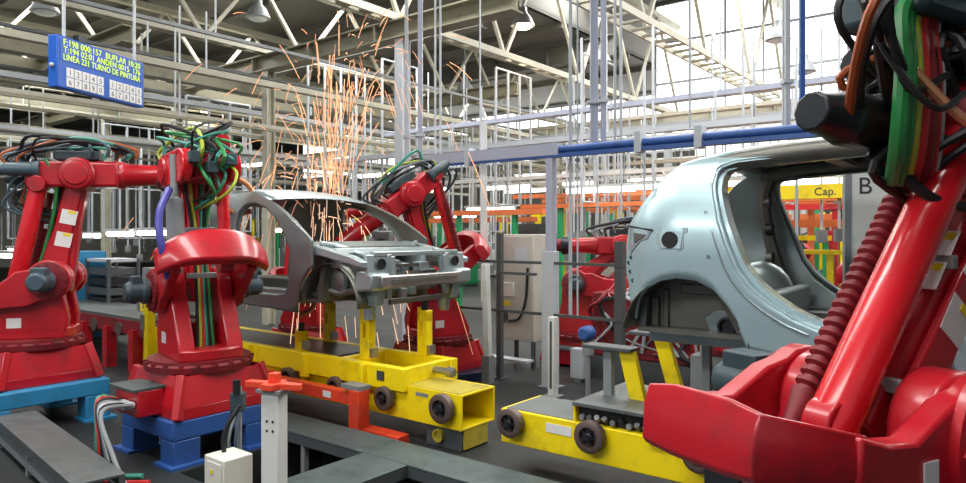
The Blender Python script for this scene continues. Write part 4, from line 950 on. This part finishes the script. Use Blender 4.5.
for t, z, m, s0, s1, w in ((10.4, 3.55, LGREY, -14, 3, .16), (11.6, 4.25, LILAC, -12, 4, .22), (12.6, 3.9, LGREY, -14, 5, .12), (13.4, 3.2, WHITE, -14, 6, .12), (15.2, 4.4, LGREY, -16, 7, .2), (16.4, 3.7, CREAM, -16, 8, .16), (18.2, 4.6, LGREY, -18, 9, .3), (19.4, 3.6, WHITE, -18, 9, .14), (17.2, 5.0, CREAM, -18, 9, .2)):
    long_box('cable_tray', 'pale overhead cable tray running along the line beyond the fence', 'cable tray', 'lengthwise overhead cable trays', s0, s1, t, t, z, w, .09, m)
for s, z, w_, m in ((-13.2, 4.95, .25, OLIVE), (-16.0, 5.25, .3, OLIVE), (-19.9, 5.2, .4, OLIVE), (-24, 4.7, .5, CREAM)):
    long_box('air_duct', 'rectangular air duct crossing under the roof at upper left', 'duct', 'cross ducts at upper left', s, s, 3.4, 23.0, z, w_, .24, m, 5.75)
for i in range(16):
    s = -9.6 - 1.05 * i
    long_box('cable_run', 'thin dark cable run under the roof girders at upper left', 'cable run', 'dark cable runs at upper left', s, s, 3.2, 20.0, rn.uniform(3.4, 5.3), .06, .05, rn.choice([DGREY, OLIVE, GREY, OLIVE]))
# hung pipe frames (goal-post shaped) over the stations
def hung_frame(label, s, t, w, z0, z1, n=3, group='hung pipe frames', m=LGREY):
    o = thing('hung_frame', label, 'pipe frame', P(s, t, z0), LROT, group)
    for i in range(n):
        x = w * i / (n - 1); a = MB(); a.cyl((0, x, 0), (0, x, z1 - z0), .03, n=7); a.build('upright', m, o)
    for z in (.0, (z1 - z0) * .5, z1 - z0): a = MB(); a.cyl((0, 0, z), (0, w, z), .022, n=6); a.build('cross_pipe', m, o)
    return o
for s, t, w, z0, z1, n in ((-12.4, 9.6, 1.4, 2.6, 5.75, 4), (-11.0, 10.5, 1.1, 2.6, 5.75, 3), (-14.6, 8.0, 1.6, 2.4, 5.0, 4), (-16.0, 8.4, 2.0, 2.2, 4.6, 5), (-17.5, 7.5, 2.2, 2.0, 4.6, 5), (-18.2, 9.8, 2.2, 2.0, 4.6, 5), (-20, 9.0, 2.4, 1.8, 4.6, 5), (-21, 6.6, 2.6, 1.8, 4.4, 6), (-22, 12, 2.8, 1.8, 4.8, 6), (-9.4, 12.5, 1.4, 2.6, 5.7, 4), (-7.2, 12.6, 1.4, 2.6, 5.7, 4), (-15.5, 13.5, 2, 2.0, 4.8, 5), (-12.5, 15, 2, 2.0, 5, 5), (-9.8, 17, 2, 2.0, 5, 5), (-19.0, 15.5, 2.4, 2.0, 5, 5)):
    hung_frame('pale hung pipe frame with several uprights over the stations at upper left', s, t, w, z0, z1, n)
proto = thing('conduit_drop', 'thin pale conduit dropping from the roof to a station beyond the fence', 'conduit', P(-6, 11, 1.2), 0, 'conduit drops')
a = MB(); a.cyl((0, 0, 0), (0, 0, 3.2), .022, n=6); a.build('tube', LGREY, proto); a = MB(); a.box(-.07, .07, -.05, .05, -.15, .05); a.build('socket_box', GREY, proto)
for i in range(170):
    t = rn.uniform(9.8, 26); px = rn.choice([rn.uniform(80, 420), rn.uniform(420, 900)]); s = st(px, t)
    dup(proto, P(s, t, rn.uniform(1.0, 2.0)))
# ------------------------------------------------------------------ lamps
def bell(label, s, t, z, lit):
    o = thing('bell_lamp', label, 'lamp', P(s, t, z), 0, 'bell lamps under the roof')
    a = MB(); a.lathe((0, 0, 0), (0, 0, 1), [(0, .27), (.02, .26), (.18, .19), (.30, .09), (.42, .08), (.44, .05)], 20); a.build('shade', GREY if not lit else STEEL, o)
    a = MB(); a.ball((0, 0, -.005), .20, 14, (1, 1, .35)); a.build('bulb', BULB if lit else LGREY, o)
    a = MB(); a.cyl((0, 0, .44), (0, 0, 1.6), .015, n=6); a.build('rod', GREY, o)
    if lit:
        l = bpy.data.lights.new('lamp', 'POINT'); l.energy = 90; l.color = (1, .86, .62); l.shadow_soft_size = .25
        lo_ = bpy.data.objects.new('lamp_light', l); C.objects.link(lo_); lo_.parent = o; lo_.location = (0, 0, -.35)
def at(px, py, Y):
    X = (px - 483) / 690 * Y; z = EYE - (py - 233) / 690 * Y; return .788 * X - .616 * Y, .616 * X + .788 * Y, z
for lab, px, py, Y, lit in (('lit bell lamp glowing warm near the top of the picture', 523, 26, 15.5, True), ('dark bell lamp hanging left of the bright glazing', 465, 92, 19, False), ('dark bell lamp against the glazing left of the blue drop pipe', 778, 40, 15, False),
                            ('dark bell lamp low against the glazing beside the blue drop pipe', 805, 72, 17, False), ('dark bell lamp at upper left beyond the cream girder', 258, 18, 15, False), ('bell lamp at the top left corner', 45, 12, 13.5, False), ('small lit bell lamp above the middle robot', 206, 110, 21, True), ('dark bell lamp between the middle pipe clusters', 601, 62, 18, False)):
    bell(lab, *at(px, py, Y), lit)
def tube_lamp(label, s, t, z, ln, rot=0.):
    o = thing('tube_lamp', label, 'lamp', P(s, t, z), LROT + rot, 'fluorescent tube lamps')
    a = MB(); a.box(-ln / 2, ln / 2, -.09, .09, .03, .09); a.build('housing', WHITE, o); a = MB(); a.cyl((-ln / 2 + .03, 0, -.02), (ln / 2 - .03, 0, -.02), .05, n=8); a.build('tube', TUBE, o)
    for x in (-ln / 3, ln / 3): a = MB(); a.box(x - .01, x + .01, -.01, .01, .09, .9); a.build('hanger', GREY, o)
tl_ = [('left of the two tube lamps behind the far left robot', 120, 233, 15, 1.2), ('right of the two tube lamps behind the far left robot', 152, 232, 14.2, 1.2), ('tube lamp behind the left car roof', 205, 205, 19, 1.4)]
tl_ += [(f'fluorescent tube lamp over the far stations', px, py, Y, ln) for px, py, Y, ln in ((490, 209, 17, 1.5), (505, 187, 20, 1.8), (530, 190, 22, 2), (600, 189, 14, 1.6), (628, 187, 16, 1.8), (572, 183, 24, 2), (655, 178, 22, 2), (690, 170, 24, 2), (750, 182, 13.5, 1.6), (800, 181, 13, 1.6), (830, 184, 18, 1.6), (455, 215, 19, 1.5), (345, 205, 20, 1.5), (330, 160, 24, 2), (250, 165, 24, 2), (372, 175, 22, 2), (425, 190, 22, 2), (540, 175, 28, 2.4), (610, 172, 28, 2.4), (670, 160, 28, 2.4), (290, 230, 22, 1.5), (60, 180, 26, 2), (95, 235, 20, 1.5), (20, 250, 17, 1.5), (8, 255, 15, 1.2))]
for lab, px, py, Y, ln in tl_: tube_lamp(lab, *at(px, py, Y), ln)

# ------------------------------------------------------------------ stations beyond the fence
def run(name, label, cat, group, s0, s1, t, z, w, h, m, legs=None, lm=GREY):
    o = thing(name, label, cat, P((s0 + s1) / 2, t, 0), LROT, group); x = (s1 - s0) / 2
    a = MB(); a.box(-x, x, -w / 2, w / 2, z, z + h); a.build('beam', m, o, smooth=False)
    for i in range(legs or 0):
        q = -x + 2 * x * (i + .5) / legs; a = MB(); a.box(q - .05, q + .05, -.05, .05, 0, z); a.build('leg', lm, o)
    return o
for i, (s0, s1, t, z, h, m) in enumerate(((-9, 1, 13.0, 2.50, .09, ORANGE), (-10, 2, 15.4, 2.85, .10, ORANGE), (-12, 4, 18.5, 2.9, .14, ORANGE), (-16, 6, 22.5, 3.3, .16, ORANGE), (-16, -8, 12.4, 2.35, .12, ORANGE), (-24, -12, 18, 2.3, .16, ORANGE), (-12, 6, 27, 3.3, .2, ORANGE), (-11, 3, 16.6, 2.55, .07, ORANGE), (-14, 4, 20, 2.6, .10, ORANGE))):
    run('overhead_conveyor', 'orange overhead conveyor rail beyond the fence', 'conveyor', 'orange overhead conveyor rails', s0, s1, t, z, .25, h, m, 5, GREY if i % 2 else GREEN)
for i, (s0, s1, t, z, h, m) in enumerate(((-4.7, -.4, 11.6, 2.48, .22, YEL),)):
    o = run('crane_beam', 'yellow crane beam lettered Cap. seen through the rear door opening', 'crane', None, s0, s1, t, z, .2, h, m, 0)
    text_part('lettering', 'Cap.', .17, LABELK, o, Matrix.Translation((st(814, 11.5) + 2.55, -.105, z + .05)) @ Matrix.Rotation(PI / 2, 4, 'X'))
    for x in (-1.9, 2.0): a = MB(); a.box(x - .07, x + .07, -.07, .07, 0, z); a.build('leg', YEL, o)
for i, (s0, s1, t, z, h, m) in enumerate(((-5, 1, 13.6, 2.05, .14, ORANGE), (-5.5, 1, 14.4, 2.40, .10, RED), (-4.6, .5, 12.4, 1.6, .07, YEL), (-6, 1, 16, 2.75, .12, RED), (-6, 1, 15.0, 1.8, .10, YEL), (-7, 1, 17.5, 2.25, .14, ORANGE))):
    run('roller_track', ['orange', 'red', 'thin yellow', 'high red', 'yellow', 'long orange'][i] + ' roller track seen through the rear door opening', 'roller track', 'roller tracks beyond the doorway', s0, s1, t, z, .18, h, m, 6, [YEL, RED, YEL, GREY, GREEN, YEL][i])
def cabinet(label, s, t, w, d, h, m, rn=rn, cat='cabinet', group='far cabinets'):
    o = thing('machine_cabinet', label, cat, P(s, t, 0), LROT, group)
    a = MB(); a.box(-w / 2, w / 2, -d / 2, d / 2, .08, h); a.build('body', m, o, bevel=.01)
    a = MB(); a.box(-w / 2 + .04, w / 2 - .04, -d / 2 - .015, -d / 2, .14, h - .06); dd = a.build('door', m, o)
    a = MB(); a.box(-w * .1, w * .25, -d / 2 - .02, -d / 2 - .015, h * .62, h * .8); a.build('panel', rn.choice([LGREY, LABELW, DGREY, LABELY]), dd)
    a = MB(); a.box(-w / 2 + .05, w / 2 - .05, -d / 2 + .05, d / 2 - .05, 0, .08); a.build('plinth_base', DGREY, o)
    return o
cm = [BEIGE, WHITE, GREY, LGREY, YEL, GREEN, BEIGE, LGREY, RED, GREY, DGREY]
GRID_S = (-24.5, -20.4, -16.5, -12.7, -8.7, -5.0, -1.2); placed = [(7, 15), (-2.2, 8.8), (-9, 7), (-6, 10.5)]
def free(s, t, r=1.5):
    if s < -40 or s > 20 or min(abs(t - 8.8), abs(t - 20.5)) < .6 and min(abs(s - g) for g in GRID_S) < 1.3: return False
    if any(abs(t - c) < .65 for c in (13.0, 15.4, 18.5, 22.5, 12.4, 27, 13.6, 14.4, 12.8, 16, 15.2, 17.5, 11.6)): return False
    return all(abs(s - a) > r or abs(t - b) > .8 for a, b in placed)
for i in range(75):
    for _ in range(40):
        t = rn.uniform(10.8, 32); px = rn.uniform(20, 900)
        if free(st(px, t), t): break
    else: continue
    placed.append((st(px, t), t)); m = rn.choice(cm)
    nm = {BEIGE: 'beige', WHITE: 'white', GREY: 'grey', LGREY: 'pale grey', YEL: 'yellow', GREEN: 'green', RED: 'red', DGREY: 'dark grey'}[m]
    cabinet(f'{nm} machine cabinet standing in the far stations beyond the fence', st(px, t), t, rn.uniform(.6, 1.8), .7, rn.uniform(1.2, 2.3), m, group=f'far {nm} cabinets')
pr = {}
for nm, m in (('green', GREEN), ('yellow', YEL), ('orange', ORANGE), ('dark', DGREY), ('pale', WHITE)):
    o = thing('station_post', f'{nm} station post standing beyond the fence', 'post', P(-5, 40), LROT, f'{nm} station posts')
    a = MB(); a.box(-.06, .06, -.06, .06, 0, 2.7); a.build('upright', m, o); a = MB(); a.box(-.3, .3, -.04, .04, 2.62, 2.7); a.build('arm', m, o); pr[nm] = o
used = set()
for i in range(110):
    for _ in range(40):
        t = rn.uniform(11, 27); px = rn.uniform(200, 880)
        if free(st(px, t), t, 1.1): break
    else: continue
    nm = rn.choice(['green', 'green', 'yellow', 'yellow', 'orange', 'dark', 'pale', 'pale'])
    if nm not in used: pr[nm].location = P(st(px, t), t); used.add(nm)
    else: dup(pr[nm], P(st(px, t), t))
# left middle ground: rack, cabinet, roller bed, yellow stands
q = thing('storage_rack', 'dark steel rack of drawers behind the far left robot', 'rack', (-6.55, 12.2, 0), LROT)
for x in (-.42, .42):
    for y in (-.25, .25): a = MB(); a.box(x - .025, x + .025, y - .025, y + .025, 0, 1.5); a.build('upright', DGREY, q)
for k in range(7): a = MB(); a.box(-.40, .40, -.24, .24, .2 + .17 * k, .32 + .17 * k); a.build('drawer', [DGREY, BLACKM][k % 2], q, bevel=.006)
a = MB(); a.box(-.42, .42, -.26, .26, 1.45, 1.50); a.build('top_shelf', LGREY, q)
q = thing('machine_cabinet', 'light blue cabinet behind the far left robot', 'cabinet', (-7.35, 12.6, 0), LROT)
a = MB(); a.box(-.35, .35, -.3, .3, .06, 1.62); a.build('body', LBLUE, q, bevel=.01); a = MB(); a.box(-.31, .31, -.315, -.3, .12, 1.56); a.build('door', LBLUE, q); a = MB(); a.box(-.3, .3, -.25, .25, 0, .06); a.build('plinth_base', DGREY, q)
q = L_thing('roller_bed', 'grey topped roller bed with red frame upstream of the left car', 'roller bed')
a = MB(); a.box(-13.2, -9.3, 4.6, 5.5, .72, .76); a.build('deck', PLATEL, q); a = MB(); a.box(-13.2, -9.3, 4.58, 4.66, .52, .72); a.box(-13.2, -9.3, 5.44, 5.52, .52, .72); a.build('frame', DRED, q)
for x in (-13, -12.2, -11.4, -10.6, -9.8): a = MB(); a.box(x, x + .14, 4.52, 4.66, 0, .60); a.build('leg', RED, q); a = MB(); a.cyl((x + .4, 4.56, .58), (x + .4, 4.66, .58), .10, n=14); a.build('roller', BROWN, q)
q = thing('control_box', 'grey operator box on a stand between the two left robots', 'box', (-4.35, 9.9, 0), LROT)
a = MB(); a.box(-.5, .5, -.3, .3, .85, 1.45); a.build('body', GREY, q, bevel=.01); a = MB(); a.box(-.12, .12, -.31, -.3, 1.1, 1.35); a.build('screen', LGREY, q)
for x in (-.45, .4): a = MB(); a.box(x, x + .05, -.25, -.2, 0, .85); a.build('leg', DGREY, q)
for i, (x, y) in enumerate(((-5.2, 10.6), (-4.3, 8.9))):
    q = thing('clamp_stand', ['yellow clamp stand beside the dark drawer rack', 'yellow clamp stand behind the middle robot motor'][i], 'stand', (x, y, 0), LROT)
    a = MB(); a.box(-.05, .05, -.05, .05, .02, 1.05); a.build('post', YEL, q); a = MB(); a.box(-.2, .2, -.15, .15, 0, .02); a.build('foot_plate', DGREY, q); a = MB(); a.box(-.15, .15, -.05, .05, 1.05, 1.15); a.build('clamp_head', YEL, q); a = MB(); a.box(-.13, -.03, -.06, .06, .7, .9); a.build('cylinder', STEEL, q)

# ------------------------------------------------------------------ hanging message sign
pA = Vector((-5.62, 9.0, 0)); pB = Vector((-4.18, 8.5 * 1.0, 0))
A = Vector(((57 - 483) / 690 * 7.5, 7.5, 0)); B = Vector(((144 - 483) / 690 * 8.8, 8.8, 0))
w = (B - A).length; rz = math.atan2(B.y - A.y, B.x - A.x); zc = EYE + 1.88
q = thing('message_sign', 'blue hanging message board with yellow-green lettering and white key plates', 'sign', ((A.x + B.x) / 2, (A.y + B.y) / 2, zc), rz)
hh = .285; kp = (w * .41) / 5
a = MB(); a.box(-w / 2, w / 2, 0, .12, -hh, hh); bo = a.build('housing', SIGNB, q, bevel=.01)
a = MB(); a.box(-w / 2 + .04, w / 2 - .04, -.006, 0, .02, hh - .05); a.build('display_window', SIGNB, q)
RX = Matrix.Rotation(PI / 2, 4, 'X')
for i, tx in enumerate(('F:198 000:157  BUFLAR 10:20', 'T:194 02:01 ANDEN 0015  176', 'LINEA 221 TURNO DE PINTURA')):
    o = text_part('display_line', tx, .098, LED, q, Matrix.Translation((0, -.008, .19 - .082 * i)) @ RX, align='CENTER', spacing=1.05)
    bx = [v.co.x for v in o.data.vertices]; k = (w - .16) / (max(bx) - min(bx)); o.data.transform(Matrix.Diagonal((k, 1, 1, 1)))
    bx = [v.co.x for v in o.data.vertices]; o.data.transform(Matrix.Translation((-(max(bx) + min(bx)) / 2, 0, 0)))
for gx in (-w / 2 + .12, w * .06):
    for r_ in range(2):
        for c_ in range(5):
            x = gx + c_ * kp; z = -.05 - r_ * .108
            a = MB(); a.box(x, x + kp * .86, -.012, 0, z - .10, z); o = a.build('key_plate', LABELW, q)
            text_part('digit', '1234567890'[r_ * 5 + c_], .085, LABELK, o, Matrix.Translation((x + kp * .22, -.0125, z - .082)) @ RX, depth=.0008)
for x in (-w / 2 + .15, w / 2 - .1): a = MB(); a.cyl((x, .06, hh), (x, .06, 2.6), .018, n=8); a.build('hanger', LGREY, q)
a = MB(); a.box(-w * .28, -w * .2, .0, .08, hh, hh + .07); a.build('beacon', BLACKM, q)
for s_ in (-1, 1): a = MB(); a.ball((s_ * (w / 2 + .02), .05, -.05), .025, 8); a.build('knob', LGREY, q)

# ------------------------------------------------------------------ welding sparks
def sparks(name, label, seeds, m, rr=(.0035, .006)):
    a = MB()
    for (c, d, n, sp, ln) in seeds:
        for k in range(n):
            v = Vector(d) + Vector((rn.gauss(0, sp), rn.gauss(0, sp), rn.gauss(0, sp)))
            p = Vector(c) + Vector((rn.gauss(0, .12), rn.gauss(0, .12), rn.gauss(0, .1))); t0 = rn.uniform(.02, 1.0); dt = rn.uniform(.06, .16) * ln
            pts = [p + v * tt + Vector((0, 0, -4.9 * tt * tt)) for tt in (t0, t0 + dt * .33, t0 + dt * .66, t0 + dt)]
            if min(q_.z for q_ in pts) > .3: a.tube(pts, rn.uniform(*rr), 4)
    return tag(a.build(name, m), label, 'sparks', kind='stuff')
c1 = (-2.0, 9.2, 2.05)
sparks('weld_sparks', 'spray of orange welding sparks rising over the left car roof', [(c1, (-.25, .5, 5.9), 110, .9, 1.), (c1, (.35, .4, 6.6), 130, .7, 1.), (c1, (-1.4, .4, 4.2), 90, .7, 1.)], SPARK)
sparks('weld_sparks', 'bright sparks falling inside the left car', [((-1.85, 8.5, 2.15), (.5, .1, .9), 70, .7, .6), ((-1.95, 8.6, 2.75), (.0, -.1, -.4), 60, .22, .8)], SPARKB, (.003, .005))
sparks('weld_sparks', 'thin sparks dropping below the front of the left car', [((-1.0, 7.3, 1.45), (.35, -.1, .2), 9, .15, .9), ((-2.0, 7.6, 1.35), (0, -.1, 0), 6, .15, .9)], SPARKB, (.003, .004))

# ------------------------------------------------------------------ light
w = bpy.data.worlds.new('world'); bpy.context.scene.world = w; w.use_nodes = True
bg = w.node_tree.nodes['Background']; bg.inputs[0].default_value = (.86, .93, 1, 1); bg.inputs[1].default_value = .38
def area(s, t, z, sx, sy, e, tilt=(0, 0), col=(1, .98, .95)):
    l = bpy.data.lights.new('added_area_light', 'AREA'); l.shape = 'RECTANGLE'; l.size = sx; l.size_y = sy; l.energy = e; l.color = col  # unseen area lights added to light the hall, without fixtures
    o = bpy.data.objects.new('added_area_light', l); C.objects.link(o); o.location = P(s, t, z); o.rotation_euler = Euler((tilt[0], tilt[1], LROT), 'XYZ')
area(-3, 1.0, 7.4, 9, 1.4, 650, (R(-12), 0)); area(-12, 1.5, 7.2, 9, 1.4, 380); area(-4.5, -5.5, 6.6, 8, 1.2, 430, (R(38), 0)); area(-19, 6, 7.2, 8, 2, 800)  # includes added front fill behind the camera and added fill at far left
area(-4, 8.0, 7.2, 10, 1.4, 650); area(-14, 10, 7.2, 10, 2, 700); area(-6, 16, 8.5, 16, 2, 1600); area(2, 12, 8.5, 8, 2, 700); area(-20, 20, 7.3, 14, 3, 1500)
area(-8, 30, 9, 24, 3, 2500)
vs = bpy.context.scene.view_settings
vs.view_transform = 'Standard'; vs.look = 'None'; vs.gamma = 1; vs.use_curve_mapping = False; vs.exposure = 0.0
